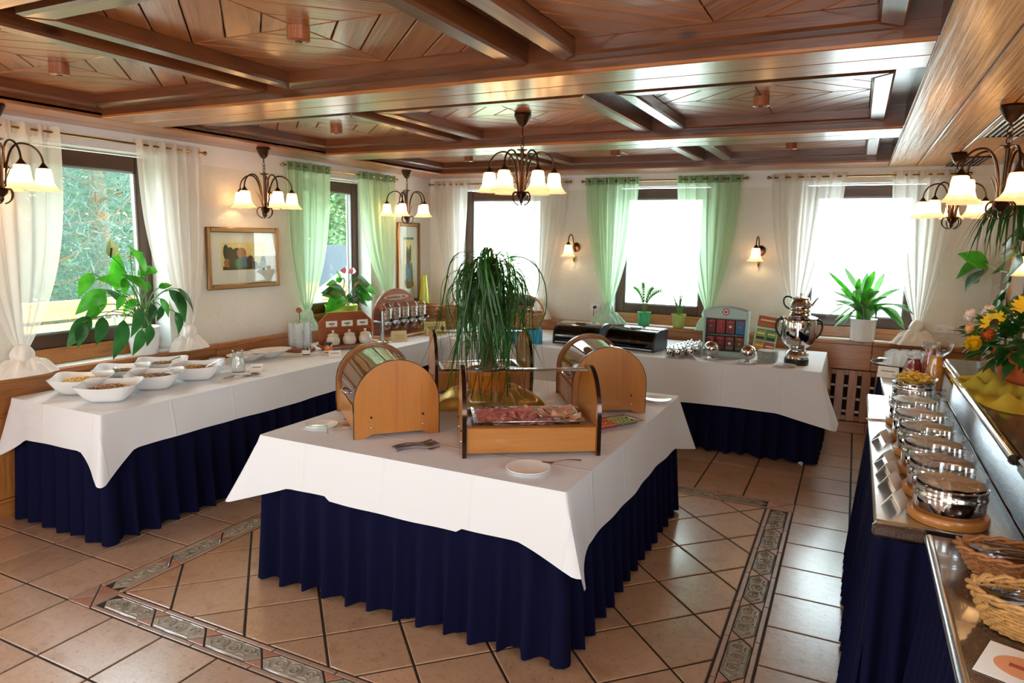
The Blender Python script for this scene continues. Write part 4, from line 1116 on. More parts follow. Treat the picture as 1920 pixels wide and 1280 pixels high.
# ---------------------------------------------------------------- back table
def bread_bin(loc, rz, L, D, H, label, front):
    """roll-top bin of black plastic with a smoked or gloss lid"""
    t = thing('bread_bin', label, 'bread bin', loc, rz)
    n = 12; out = [(-D/2, 0), (D/2, 0), (D/2, H)]+[(D*.02-(D*.52)*sin(pi/2*i/n)*1.0, H-(H*.62)*(1-cos(pi/2*i/n))) for i in range(n+1)]+[(-D/2, H*.2)]
    for s in (-1, 1):
        mb = MB(); mb.m = M.Translation((s*(L/2-.009), 0, 0)) @ M.Rotation(pi/2, 4, 'Z') @ M.Rotation(pi/2, 4, 'X')
        mb.prism(out, -.009, .009, .003); mb.build('end_panel', BLACKP, t)
    MB().box(-L/2+.01, L/2-.01, D/2-.012, D/2, 0, H).build('back_panel', BLACKP, t); MB().box(-L/2+.01, L/2-.01, -D/2+.005, D/2, 0, .018).build('floor_panel', BLACKP, t)
    arc = out[3:]
    def lid(u, v):
        k = v*(len(arc)-1); i = min(int(k), len(arc)-2); f = k-i
        y = arc[i][0]*(1-f)+arc[i+1][0]*f; z = arc[i][1]*(1-f)+arc[i+1][1]*f
        return (-L/2+.02+u*(L-.04), y+.003, z-.002)
    MB().grid(lid, 1, 24).build('roll_lid', front, t)
    MB().box(-L/2+.012, L/2-.012, -.01, D/2, H-.006, H+.004, .003).build('top_panel', CHROME, t)
    MB().box(-.05, .05, -.02, .02, H+.003, H+.009, .003).build('grip', BLACKP, t)
    MB().box(-L/2+.02, L/2-.02, -D/2-.004, -D/2+.004, .012, .026, .002).build('front_strip', STEEL, t)
    return t
bread_bin((-2.32, 6.25, ZT+.004), .0, .46, .30, .185, 'black bread bin behind the palm, farther from the tea display', BLACKG)
bread_bin((-1.77, 6.22, ZT+.004), -.16, .50, .30, .185, 'black roll-top bread bin with bread visible, beside the chrome canisters', SMOKED)
BREAD = plain('bread_crust', '#a8743a', .8, bump=(40, .3), var=(12, .25))
for k, (x, y) in enumerate(((-1.84, 6.26), (-1.76, 6.23), (-1.68, 6.24), (-1.62, 6.21))):
    mb = MB(); mb.m = M.Scale(.35, 4, (1, 0, 0)); mb.ball((0, 0, 0), .055, 16)
    tag(mb.build('bread_slice', BREAD, None, (x, y, ZT+.079), (0, 0, .3)), 'slice of brown bread standing inside the roll-top bin', 'bread', 'bread in the roll-top bin')
# chrome portion canisters
CAN = MB().lathe([(0, 0), (.030, 0), (.033, .004), (.033, .07), (.030, .076), (0, .076)], 20).mesh('body', CHROME)
CANL = MB().lathe([(.031, .0765), (.031, .083), (.012, .087), (.007, .089), (.009, .098), (0, .1)], 18).mesh('lid', CHROME)
CANH = MB().tube(bez((0, -.032, .062), (0, -.058, .06), (0, -.056, .022), (0, -.033, .02), 6), .0035, 5).mesh('handle', CHROME)
for j in range(7):
    for i in range(2 if j % 2 == 0 or j > 4 else 3):
        x, y = -1.375+.074*i+.014*j, 5.90+.082*j
        t = thing('chrome_canister', 'chrome lidded canister beside the bread bin, '+('nearest', 'second nearest', 'third nearest', 'middle', 'third farthest', 'second farthest', 'farthest')[j]+' row, '+('bread bin side', 'tea cabinet side', 'tea cabinet end')[i], 'canister', (x, y, ZT+.003), .2, 'chrome portion canisters'); link('body', CAN, t); link('lid', CANL, t); link('handle', CANH, t)
# tea cabinet
SAGE = plain('pale_grey_green_plastic', '#a9c0b8', .4)
t = thing('tea_cabinet', 'pale grey-green display cabinet of red tea packets with round red emblem', 'tea display', (-.965, 6.2, ZT+.003))
n = 16; body = [(-.185, 0), (.185, 0), (.185, .40)]+[(.185-.37*i/n, .40+.035*sin(pi*i/n)) for i in range(1, n)]+[(-.185, .40)]
mb = MB(); mb.m = M.Translation((0, .10, 0)) @ M.Rotation(pi/2, 4, 'X'); mb.prism(body, 0, .02, .003); mb.build('back_panel', SAGE, t)
for s in (-1, 1): MB().box(s*.175-.011, s*.175+.011, -.05, .082, 0, .40, .005).build('side_panel', SAGE, t)
mb = MB(); mb.m = M.Translation((0, -.03, 0)) @ M.Rotation(pi/2, 4, 'X'); mb.prism([(-.186, .335), (.186, .335), (.186, .395)]+[(.186-.372*i/n, .395+.035*sin(pi*i/n)) for i in range(1, n)]+[(-.186, .395)], 0, .018, .004); hd = mb.build('header_panel', SAGE, t)
patch2(hd, REDINK, 0, .392, .03, .03, -.049, 'red_emblem'); patch2(hd, PAPER, 0, .392, .021, .021, -.0496, 'emblem_ring'); patch2(hd, REDINK, 0, .392, .014, .012, -.0502, 'emblem_centre')
MB().box(-.165, .165, -.05, .08, 0, .05, .004).build('foot_panel', SAGE, t)
for z in (.05, .195): MB().box(-.164, .164, -.045, .08, z, z+.008).build('shelf', BLACKP, t)
pk = [['#5a1418', '#8a1a1c', '#7a1a1a', '#1d6a9a'], ['#6a1414', '#6e1616', '#5c1814', '#4a2a14']]
for r_ in range(2):
    for c in range(4):
        z0 = .203 if r_ == 0 else .058
        bx = MB().box(-.037, .037, -.02, .02, 0, .118, .002).build('tea_packet', plain('packet_%d_%d' % (r_, c), pk[r_][c], .5), t, (-.122+.081*c, .0, z0))
        MB().box(-.037, .037, -.0215, -.0205, .098, .106).build('red_band', plain('packet_band', '#c02030', .5) if (r_, c) == (0, 0) else bpy.data.materials['packet_band'], bx, smooth=False)
        patch2(bx, REDINK, 0, .102, .012, .012, -.0216, 'round_emblem'); patch2(bx, PAPER if c == 2 else OCH if c == 3 else REDINK, 0, .06, .013, .011, -.0216, 'packet_print')
        if r_: patch2(bx, MGR if c > 1 else BRN, 0, .02, .03, .014, -.0216, 'packet_print')
# slanted tea stand
MINT = plain('mint_plastic', '#b5e4cd', .35)
t = thing('tea_stand', 'slanted mint tea stand with orange and green packets next to the samovar', 'tea display', (-.69, 6.56, ZT+.003), .1)
tl = link('tilted_frame', MB().box(-.095, .095, 0, .05, 0, .335, .004).mesh('tilted_frame', MINT), t, (0, 0, .0), (-.12, .12, 0))
for r_, (z0, cs) in enumerate(((.235, ('#b04a1e', None)), (.115, ('#8a9a2a', '#5f8a34')), (.005, ('#d88a1e', '#b8402a')))):
    for c, col in enumerate(cs):
        if col is None: continue
        w_ = .085 if cs[1] else .178; x = 0 if not cs[1] else (-.045+.09*c)
        p = MB().box(-w_/2, w_/2, -.024, 0, 0, .098, .003).build('tea_packet', plain('stand_packet_%d_%d' % (r_, c), col, .5), tl, (x, 0, z0))
        if r_ < 2 or True:
            for s in ((-.02, .02) if not cs[1] else (0,)): MB().box(s-.028, s+.028, -.0252, -.0242, .088, .095).build('red_band', REDINK, p, smooth=False)
        MB().box(-w_*.38, w_*.38, -.0252, -.0242, .055, .068).build('pale_print', CREAMCARD, p, smooth=False); MB().box(-w_*.4, w_*.4, -.0252, -.0242, .008, .032).build('picture_print', DKG if r_ == 1 else OCH, p, smooth=False)
# globe dishes on saucers, plates, tray, samovar
GL = MB(); GL.lathe([(.028, 0), (.03, .004), (.012, .014), (.012, .022)]+[(.064*sin(a), .085-.064*cos(a)) for a in [.22+ (pi-.24)*i/18 for i in range(19)]]+[(.004, .152), (.006, .156), (.006, .164), (0, .167)], 32)
GLM = GL.mesh('globe_shell', CHROME); GLR = MB().lathe([(.0645, .081), (.0665, .083), (.0665, .087), (.0645, .089)], 32, cap=False).mesh('rim_band', STEEL)
GLG = MB().tube(bez((0, -.064, .095), (0, -.085, .1), (0, -.085, .075), (0, -.064, .07), 6), .004, 6).mesh('grip', BRASS)
for x, y, lb, l2 in ((-1.04, 5.99, 'round chrome globe dish in front of the tea cabinet', 'white saucer under the globe dish by the tea cabinet'), (-.735, 5.93, 'round chrome globe dish beside the stack of small plates', 'white saucer under the globe dish by the plates')):
    saucer((x, y, ZT+.003), l2); g = thing('globe_dish', lb, 'sugar dish', (x, y, ZT+.010), 0, 'chrome globe dishes'); link('globe_shell', GLM, g); link('rim_band', GLR, g); link('grip', GLG, g)
PL = MB().lathe([(0, .001), (.045, .001), (.05, 0), (.055, .003), (.083, .010), (.085, .0115), (.084, .013), (.055, .0055), (0, .0035)], 36).mesh('small_plate', PORC)
for k in range(9): tag(link('small_plate', PL, None, (-.60, 6.13, ZT+.0035+.0098*k)), 'white small plate in the stack between globe dish and samovar, '+('lowest', 'second from bottom', 'third from bottom', 'fourth from bottom', 'middle one', 'fourth from top', 'third from top', 'second from top', 'topmost')[k], 'plate', 'stack of small plates')
tag(link('drip_plate', PL, None, (-.44, 5.955, ZT+.0035)), 'white plate set before the samovar tap', 'plate')
t = thing('samovar', 'polished chrome samovar with teapot on top at the end of the table', 'samovar', (-.375, 6.12, ZT+.003), .25)
MB().lathe([(0, 0), (.092, 0), (.095, .006), (.095, .045), (.09, .05), (0, .05)], 36).build('base', BLACKP, t)
MB().lathe([(.09, .05), (.085, .065), (.092, .08), (.078, .11), (.062, .125), (.066, .138), (.085, .152), (.118, .18), (.133, .215), (.138, .25), (.140, .35), (.132, .374), (.138, .378), (.14, .386), (.12, .396), (.085, .405), (.078, .425), (.07, .43), (0, .43)], 44).build('urn_body', CHROME, t)
MB().lathe([(.078, .43), (.083, .436), (.08, .45), (.072, .462), (.074, .47), (.086, .478), (.078, .51), (.062, .535), (.066, .541), (.064, .548), (.03, .556), (.006, .56), (.006, .568), (.011, .575), (.009, .585), (0, .59)], 36).build('teapot', CHROME, t)
MB().tube(bez((.072, 0, .48), (.10, 0, .49), (.11, 0, .54), (.135, 0, .55), 8), [.014, .013, .011, .010, .009, .008, .007, .006, .006], 10).build('teapot_spout', CHROME, t)
MB().tube(bez((-.07, 0, .545), (-.15, 0, .59), (-.15, 0, .48), (-.085, 0, .455), 12), .007, 8).build('teapot_handle', BLACKP, t)
for s in (-1, 1):
    MB().tube(bez((s*.13, 0, .37), (s*.20, 0, .385), (s*.19, 0, .25), (s*.128, 0, .22), 12), .0095, 8).build('handle', BLACKP, t)
    MB().box(s*.135-.014, s*.135+.014, -.014, .014, .36, .39, .004).build('handle_mount', BLACKP, t)
tp = MB().tube([(0, -.12, .165), (0, -.165, .16), (0, -.18, .15), (0, -.18, .125)], [.009, .009, .009, .008], 8).build('tap', CHROME, t)
MB().box(-.02, .02, -.17, -.155, .17, .182, .003).build('tap_lever', BRASS, tp)
# egg basket with handle, blue tub
t = thing('egg_basket', 'oval wicker basket with high handle holding brown eggs behind the palm', 'basket', (-2.85, 6.1, ZT+.135))
basket_mesh(.14, .20, .14, 6, 40, .72).build('weave', WICKER, t); rim_mesh(.205, .143, 40, .011, .72).build('rim', WICKER, t)
MB().tube([(.2*cos(a), 0, .14+.17*sin(a)) for a in [pi*i/16 for i in range(17)]], .010, 8).build('handle', WICKER, t)
EGG = plain('brown_egg', '#7a3d2a', .35, var=(8, .2)); em = MB().lathe([(max(.021*sin(pi*i/12)*(1-.12*cos(pi*i/12)*-1), 1e-6), -.028*cos(pi*i/12)) for i in range(13)], 16).mesh('egg', EGG)
rg = random.Random(4)
for k in range(22):
    a, r = 2.4*k, .13*sqrt((k+.5)/22)
    tag(link('egg', em, None, (-2.85+r*cos(a), 6.1+.72*r*sin(a), ZT+.135+.125+.035*(1-(r/.14)**2)), (rg.uniform(-1.4, 1.4), rg.uniform(-1, 1), a)), 'brown egg lying in the oval basket behind the palm', 'egg', 'eggs in the handled basket')
BLUE = plain('turquoise_card', '#1f8fb8', .5)
t = thing('blue_box', 'turquoise square tub holding up the egg basket', 'box', (-2.84, 6.06, ZT+.003), .1)
for q in ((-.15, .15, -.10, -.09), (-.15, .15, .09, .10), (-.15, -.14, -.09, .09), (.14, .15, -.09, .09)): MB().box(*q, .0, .128, .002).build('side_panel', BLUE, t)
MB().box(-.14, .14, -.09, .09, 0, .006).build('floor_panel', BLUE, t)
t = thing('blue_cup', 'turquoise paper cup standing at the corner of the blue tub', 'cup', (-2.65, 5.97, ZT+.003)); MB().box(-.035, .035, -.035, .035, 0, .13, .004).build('cup_body', BLUE, t)
tent_card((-2.98, 5.97, ZT+.003), .1, .09, .05, 'white tent card before the blue tub behind the palm', lines=1)
# yellow vase on the sill corner
t = thing('tall_vase', 'tall tapering yellow-green vase on the sill in the room corner', 'vase', (-4.46, 6.78, .869))
MB().lathe([(0, 0), (.07, 0), (.074, .006), (.07, .05), (.05, .25), (.034, .42), (.032, .44), (.029, .44), (.031, .41), (.03, .40), (0, .39)], 32).build('body', YELLOWV, t)
# ---------------------------------------------------------------- middle table: display cases
def case(loc, rz, label, deg0, deg1, open_front, L=.64, D=.43):
    """wooden roll-top buffet case; local x along the case, front at -y"""
    t = thing('display_case', label, 'display case', loc, rz); r = D/2; zs = .172; n = 28
    ol = [(-r, 0), (-r+.055, 0), (-r+.085, .018), (r-.085, .018), (r-.055, 0), (r, 0), (r, zs)]+[(r*cos(pi*i/n), zs+r*sin(pi*i/n)) for i in range(1, n)]+[(-r, zs)]
    for s in (-1, 1):
        x = s*(L/2-.009)
        mb = MB(); mb.m = M.Translation((x, 0, 0)) @ M.Rotation(pi/2, 4, 'Z') @ M.Rotation(pi/2, 4, 'X')
        mb.prism(ol, -.009, .009, .0015); pn = mb.build('side_panel', W_BEECH, t)
        rim = [(r, .0)]+[(r, zs)]+[(r*cos(pi*i/n), zs+r*sin(pi*i/n)) for i in range(1, n)]+[(-r, zs), (-r, .0)]
        vs = []; fs = []
        for k, (y, z) in enumerate(rim):
            c = V((y, max(z, zs)-zs)); nn = V((y, z-zs)).normalized() if z > zs else V((1 if y > 0 else -1, 0))
            for dx, dn in ((-.0098, 0), (-.0098, .0022), (.0098, .0022), (.0098, 0)): vs.append((x+dx, y+nn.x*dn, z+nn.y*dn))
            if k: fs += [((k-1)*4+i, (k-1)*4+i+1, k*4+i+1, k*4+i) for i in range(3)]
        MB().add(vs, fs).build('edge_band', plain('dark_edge_band', '#3a2a22', .15, .6) if 'dark_edge_band' not in bpy.data.materials else bpy.data.materials['dark_edge_band'], pn)
        for y in (-.13, .13):
            for z, m_ in ((.055, STEEL), (.105, BLACKP)): MB().ball((x+s*.0095, y, z), .0065, 10).build('bolt', m_, pn)
    h = L/2-.018
    MB().box(-h, h, -r+.012, -r+.03, .016, .135, .003).build('front_board', W_BEECH_X, t)
    MB().box(-h, h, r-.03, r-.012, .016, .135, .003).build('back_board', W_BEECH_X, t)
    MB().box(-h, h, -r+.03, r-.03, .10, .118).build('deck', W_BEECH_X, t)
    MB().box(-h, h, -r+.030, -r+.062, .118, .136, .003).build('ledge', W_BEECH_X, t); MB().box(-h, h, r-.062, r-.03, .118, .136, .003).build('ledge', W_BEECH_X, t)
    R1 = r-.014
    def arc(u, v, rr):
        a = radians(deg0+(deg1-deg0)*v); z = zs+rr*sin(a); y = rr*cos(a)
        if a < 0: y, z = rr, zs+rr*a
        if a > pi: y, z = -rr, zs-rr*(a-pi)
        return (-h+.006+u*(2*h-.012), y, z)
    mb = MB(); mb.grid(lambda u, v: arc(u, v, R1), 1, 30); mb.grid(lambda u, v: arc(1-u, v, R1-.003), 1, 30)
    mb.build('acrylic_cover', ACRYL, t, ang=30)
    if open_front:
        a = radians(deg1); y, z = R1*cos(a), zs+R1*sin(a)
        MB().tube([(-h+.01, y, z), (h-.01, y, z)], .006, 8).build('cover_edge', thin_glass('acrylic_edge', '#f4f4f0', 2.2), t)
    else:
        y, z = -R1, zs-.01
        MB().tube(bez((-.06, y, z+.02), (-.06, y-.03, z+.02), (.06, y-.03, z+.02), (.06, y, z+.02), 10), .006, 8).build('handle', CHROME, t)
    for z in (.150, .163):
        pass
    for s in (-1, 1):  # routed guide groove on the inner faces
        mb = MB(); mb.tube([(s*(h-.002), (R1+.006)*cos(pi*i/24), zs+(R1+.006)*sin(pi*i/24)) for i in range(25)], .0025, 5); mb.build('guide_rail', W_CHERRY, t)
    return t
MC = (-1.379, 2.990, ZT+.001); MA = radians(33)
case(MC, MA, 'wooden display case with sliced ham, open towards the camera', -20, 100, True)
BC = (-2.224, 4.05, ZT+.001); BA = .67
case(BC, BA, 'wooden display case behind the palm with pale tray, farthest on the middle table', -20, 100, True, .64)
LC = (-2.225, 2.995, ZT+.001); LA = radians(138)+pi
case(LC, LA, 'closed wooden display case reflecting the windows, beside the fork and plate', 0, 185, False, .62)
RC = (-1.36, 4.0, ZT+.001); RA = radians(122)+pi
case(RC, RA, 'closed wooden display case near the bread bins, end panel towards the aisle', 0, 185, False, .56)
def tray(loc, rz, w_, d, h, label, name='steel_tray'):
    t = thing(name, label, 'tray', loc, rz)
    a, b = w_/2, d/2
    mb = MB()
    def ring(k): return [(sx*(a-k), sy*(b-k)) for sx, sy in ((-1, -1), (1, -1), (1, 1), (-1, 1))]
    rows = [(0, h), (.003, h+.003), (.018, h+.002), (.022, h-.002), (.03, .003), (.034, 0.001)]
    for k, z in rows: mb.v += [(x, y, z) for x, y in ring(k)]
    mb.f = [(j*4+i, j*4+(i+1) % 4, (j+1)*4+(i+1) % 4, (j+1)*4+i) for j in range(len(rows)-1) for i in range(4)]+[(20, 21, 22, 23)]
    mb.build('tray_pan', STEEL, t, smooth=False)
    return t
tray((MC[0], MC[1], MC[2]+.118), MA, .53, .31, .028, 'polished steel tray in the ham case')
HAM = plain('cooked_ham', '#cf7c74', .35, coat=.3, var=(20, .25)); HAM2 = plain('pale_roast_meat', '#d4a282', .4, coat=.2, var=(20, .25))
def slice_mesh(seed, mat):
    rg = random.Random(seed); mb = MB(); f = rg.uniform(.6, 1.1); p = rg.uniform(0, 6)
    def fn(u, v):
        a = 2*pi*u; r = .05*v*(1+.10*sin(3*a+p)); x, y = r*cos(a)*1.15, r*sin(a)*.9
        return (x, y, .012+.30*abs(x)*f*(.5+.5*sin(y*60+p))+.004*sin(5*a+p)*v)
    mb.grid(fn, 18, 5, wrap=True); mb.grid(lambda u, v: (lambda q: (q[0], q[1], q[2]-.0022))(fn(1-u, v)), 18, 5, wrap=True)
    return mb.mesh('slice', mat, ang=80)
SL = [slice_mesh(i, HAM) for i in range(5)]; SL2 = [slice_mesh(20+i, HAM2) for i in range(5)]
rg = random.Random(8); ca, sa = cos(MA), sin(MA)
for i in range(9):
    for j in range(5):
        x, y = -.205+.0512*i+rg.uniform(-.008, .008), -.095+.0475*j+rg.uniform(-.006, .006)
        pale = i > 4 and j > 1 or i > 6
        o = link('ham_slice' if not pale else 'roast_slice', (SL2 if pale else SL)[rg.randrange(5)], None, (MC[0]+x*ca-y*sa, MC[1]+x*sa+y*ca, MC[2]+.124+.004*rg.random()), (rg.uniform(.1, .4), rg.uniform(-.3, .3), MA+rg.uniform(-.7, .7)))
        o.scale = (.9, .9, .9)
        tag(o, ('pink ham slice on the steel tray, ' if not pale else 'pale roast slice on the ham tray, ')+('first', 'second', 'third', 'fourth', 'fifth', 'sixth', 'seventh', 'eighth', 'ninth')[i]+' from the near-side panel, '+('front', 'second', 'middle', 'fourth', 'back')[j]+' row', 'ham' if not pale else 'meat', 'ham slices on the tray' if not pale else 'roast slices on the tray')
utensil(FORK, 'serving_fork', 'dark-handled fork lying on the ham slices at the tray rim', (MC[0]+.02*ca+.13*sa, MC[1]+.02*sa-.13*ca, MC[2]+.155), (0, .05, MA+.15))
tray((BC[0], BC[1], BC[2]+.118), BA, .54, .30, .028, 'steel tray in the far display case behind the palm')
t = thing('bread_board', 'pale wooden board lying in the far display case behind the palm', 'board', (BC[0]-.06, BC[1]-.04, BC[2]+.123), BA); MB().box(-.17, .17, -.105, .105, 0, .02, .004).build('board', W_BEECH_X, t)
tray((RC[0], RC[1], RC[2]+.118), RA, .46, .30, .028, 'steel tray inside the closed case near the bread bins')
tray((LC[0], LC[1], LC[2]+.118), LA, .50, .30, .028, 'steel tray inside the closed case beside the fork and plate')
# vegetable tray
VT = (-1.12, 3.53, ZT+.001)
tray(VT, 1.05, .34, .17, .022, 'clear-looking flat tray of sliced tomato and cucumber beside the ham case', 'vegetable_tray')
TOM = plain('tomato', '#c8321a', .25, coat=.4); CUC = plain('cucumber_skin', '#2c5a1e', .3); CUCF = plain('cucumber_flesh', '#b9cf8a', .35)
TOMP = plain('tomato_flesh', '#e06a3a', .3)
tm = MB().lathe([(0, 0), (.021, 0), (.023, .003), (.021, .006), (0, .0062)], 16).mesh('skin', TOM); tf = MB().lathe([(0, .0065), (.018, .0065), (0, .0072)], 12).mesh('flesh', TOMP)
cm = MB().lathe([(0, 0), (.019, 0), (.020, .0025), (.019, .005), (0, .005)], 16).mesh('skin', CUC); cf = MB().lathe([(0, .0052), (.0175, .0052), (0, .0058)], 12).mesh('flesh', CUCF)
for k in range(30):
    i, j = k % 10, k//10; cu = i > 4
    lx, ly = -.13+.028*i, -.05+.045*j; x, y = rotz(lx, ly, 1.05)
    s = thing('cucumber_slice' if cu else 'tomato_slice', ('green cucumber slice on the vegetable tray, ' if cu else 'red tomato slice on the vegetable tray, ')+('first', 'second', 'third', 'fourth', 'fifth', 'sixth', 'seventh', 'eighth', 'ninth')[i % 5]+' in the '+('aisle-side', 'middle', 'case-side')[j]+' row', 'cucumber' if cu else 'tomato', (VT[0]+x, VT[1]+y, VT[2]+.010), 0, 'cucumber slices' if cu else 'tomato slices', rot=(.0, -.38, 1.05))
    link('skin', cm if cu else tm, s); link('flesh', cf if cu else tf, s)
# plates, forks, cards, tongs
saucer((-1.20, 2.635, ZT+.001), 'white plate with fork lying before the ham case', .098, 'dessert_plate')
utensil(FORK, 'serving_fork', 'steel fork resting on the plate before the ham case', (-1.02, 2.80, ZT+.022), (0, .02, 3.14+.62), None, 1.0)
saucer((-2.44, 2.735, ZT+.001), 'white plate with fork before the closed case at the table side', .085, 'dessert_plate')
utensil(FORK, 'serving_fork', 'steel fork leaning on the plate at the table side', (-2.28, 2.60, ZT+.018), (0, 0.0, 2.35), None, .95)
saucer((-1.045, 4.22, ZT+.001), 'white plate at the far corner behind the closed end panel', .085, 'dessert_plate')
def flat_card(loc, rz, w_, h, label, ov=(.3, .34)):
    t = thing('printed_card', label, 'card', loc, rz); MB().box(-w_/2, w_/2, -h/2, h/2, 0, .0015).build('card', PAPER, t, smooth=False)
    mb = MB(); mb.prism([(w_*ov[0]*cos(2*pi*i/28), h*ov[1]*sin(2*pi*i/28)) for i in range(28)], .0016, .0022); mb.build('orange_oval', plain('orange_print_oval', '#e09a6a', .7) if 'orange_print_oval' not in bpy.data.materials else bpy.data.materials['orange_print_oval'], t, smooth=False)
    MB().box(-w_*.18, w_*.18, -h*.05, h*.05, .0023, .0026).build('text_line', REDINK, t, smooth=False)
flat_card((-2.33, 2.83, ZT+.001), .75, .15, .10, 'white card with peach oval lying between plate and closed case')
flat_card((-2.40, 2.93, ZT+.001), .75, .15, .10, 'white card with peach oval under the closed case edge')
for k, (x, y, a) in enumerate(((-1.875, 2.60, .95), (-1.86, 2.585, .9), (-1.85, 2.57, .83), (-1.835, 2.56, .78), (-1.845, 2.58, .86), (-1.88, 2.585, 1.0))):
    utensil(FORK, 'serving_fork', 'steel fork in the fanned bundle between the two cases, '+('second from', 'third from', 'fourth from', 'fifth from', 'sixth from', 'first on')[k]+' the closed case side', (x, y, ZT+.002+.004*(k % 3)), (0, -.02, a), 'bundle of forks', 1.15)
# palm pot, golden fabric
PC = (-1.915, 3.60)
t = thing('gold_fabric', 'heap of golden organza cloth around the orange pot', 'fabric', (PC[0], PC[1], ZT+.001))
GOLD = plain('gold_organza', '#c9a548', .3, .35, sheen=.6)
def gf(u, v):
    a = 2*pi*u; r = .33*v*(1+.12*sin(5*a+.6)+.08*sin(11*a)); h = .10*(1-v**2.2)+.03*sin(6*a+9*v)*v*(1-v)*3+.018*sin(13*a+5*v)*v*(1-v)*3
    r = .11+(r-.11*v) if r > 0 else .11
    return (r*cos(a), r*sin(a)*.85, max(h, .002))
MB().grid(gf, 110, 18, wrap=True).build('draped_cloth', GOLD, t, ang=80)
# ---------------------------------------------------------------- counter
ZC = .90
COUNTER_FRONT = plain('counter_body_wood', '#3a2a20', .6)
t = thing('serving_counter', 'long serving counter with steel and brown stone tops and navy skirt beside the aisle', 'counter', (.5, 2.4, 0))
def loc_(x0, x1, y0, y1): return x0-.5, x1-.5, y0-2.4, y1-2.4
MB().box(*loc_(.118, .512, 2.36, 4.40), ZC-.035, ZC, .006).build('steel_top', STEEL, t)
MB().box(*loc_(.515, .60, 2.36, 4.75), ZC-.035, ZC-.0005, .003).build('steel_top', STEEL, t)
MB().box(*loc_(.112, .26, 2.325, 2.36), ZC-.045, ZC-.002, .01).build('stone_end_strip', GRANITE, t)
MB().box(*loc_(.205, .60, 4.405, 5.92), ZC-.035, ZC-.001, .008).build('steel_top', STEEL, t)
pts = [(.245, -1.5), (.60, -1.5), (.60, 2.322), (.258, 2.322)]
mb = MB(); mb.m = M.Translation((-.5, -2.4, 0)); mb.prism(pts, ZC-.04, ZC-.003, .008); mb.build('stone_top', GRANITE, t)
mb = MB(); mb.tube([(-.243, -3.9, ZC-.014), (-.238, -.09, ZC-.014)], .014, 10); mb.build('metal_nosing', STEEL, t)
MB().box(*loc_(.60, .70, -1.5, 5.0), .0, 1.02).build('riser_wall', COUNTER_FRONT, t)
MB().box(*loc_(.592, .60, 2.36, 4.9), ZC, 1.02).build('steel_riser', STEEL, t)
MB().box(*loc_(.545, 1.08, 2.72, 4.98), 1.02, 1.058, .006).build('stone_shelf', GRANITE, t)
MB().box(*loc_(.53, 1.08, -1.5, 2.715), 1.015, 1.065, .008).build('stone_shelf', GRANITE, t)
MB().tube([(.026, .34, 1.048), (.026, 2.40, 1.048)], .019, 14).build('chrome_rail', CHROME, t)
MB().tube([(.045, .34, 1.024), (.045, 2.40, 1.024)], .007, 8).build('chrome_rail', CHROME, t)
def pleats(name, x, y0, y1, zt, seed):
    rg = random.Random(seed); n = max(20, int((y1-y0)/.011)); p = rg.uniform(0, 6)
    def fn(u, v):
        y = y0+(y1-y0)*u; k = 2*pi*(y1-y0)*u/.085
        return (x-.5-(.006+.022*v)*(sin(k+.6*sin(k*.31+p))+.3*sin(2.1*k+p))-.05*v, y-2.4, zt+(.012-zt)*v)
    MB().grid(fn, n, 8).build(name, NAVY, t, ang=70)
pleats('skirt', .150, 2.34, 4.39, ZC-.036, 1); pleats('skirt', .275, -1.5, 2.33, ZC-.045, 2); pleats('skirt', .235, 4.41, 5.9, ZC-.036, 3)
def endp(u, v):
    k = 2*pi*u*2.2
    return (.118+.16*u-.5+.0*v, 2.335-2.4-(.006+.022*v)*(1+sin(k)), (ZC-.046)+(.012-(ZC-.046))*v)
MB().grid(endp, 40, 8).build('skirt', NAVY, t, ang=70)
MB().box(*loc_(.30, .60, -1.5, 5.88), 0, ZC-.05).build('body_panel', COUNTER_FRONT, t)
# warming dishes
WRING = MB().lathe([(0, 0), (.108, 0), (.112, .005), (.112, .024), (.108, .029), (0, .029)], 44).mesh('wooden_ring', W_BEECH_X)
POTB = MB().lathe([(.0, .030), (.096, .030), (.099, .034), (.099, .078), (.1015, .080), (.1015, .088), (.099, .091), (.099, .105), (.1015, .107), (.1015, .113), (.096, .115), (.095, .10), (.09, .06), (0, .05)], 48).mesh('steel_pot', CHROME)
GLID = MB().lathe([(.093, .112), (.097, .114), (.099, .118), (.099, .148), (.1005, .152), (.097, .152), (.095, .146), (.094, .118), (.09, .114)], 48, cap=False).mesh('glass_insert', DRINK)
CREAMS = [('beige spread', '#b08a66'), ('rosy sausage spread', '#8f6a62'), ('pale brown dip', '#a89070'), ('light brown dip', '#a8906c'), ('pinkish yoghurt', '#b8988a'), ('white curd', '#cfcabc')]
def dip(col, seed):
    rg = random.Random(seed); p = rg.uniform(0, 6)
    mb = MB(); mb.grid(lambda u, v: (.092*v*cos(2*pi*u), .092*v*sin(2*pi*u), .122+.004*sin(30*v*cos(2*pi*u)+p)*sin(26*v*sin(2*pi*u)+p)*(1-v*.5)+.006*(1-v)), 40, 14, wrap=True)
    return mb
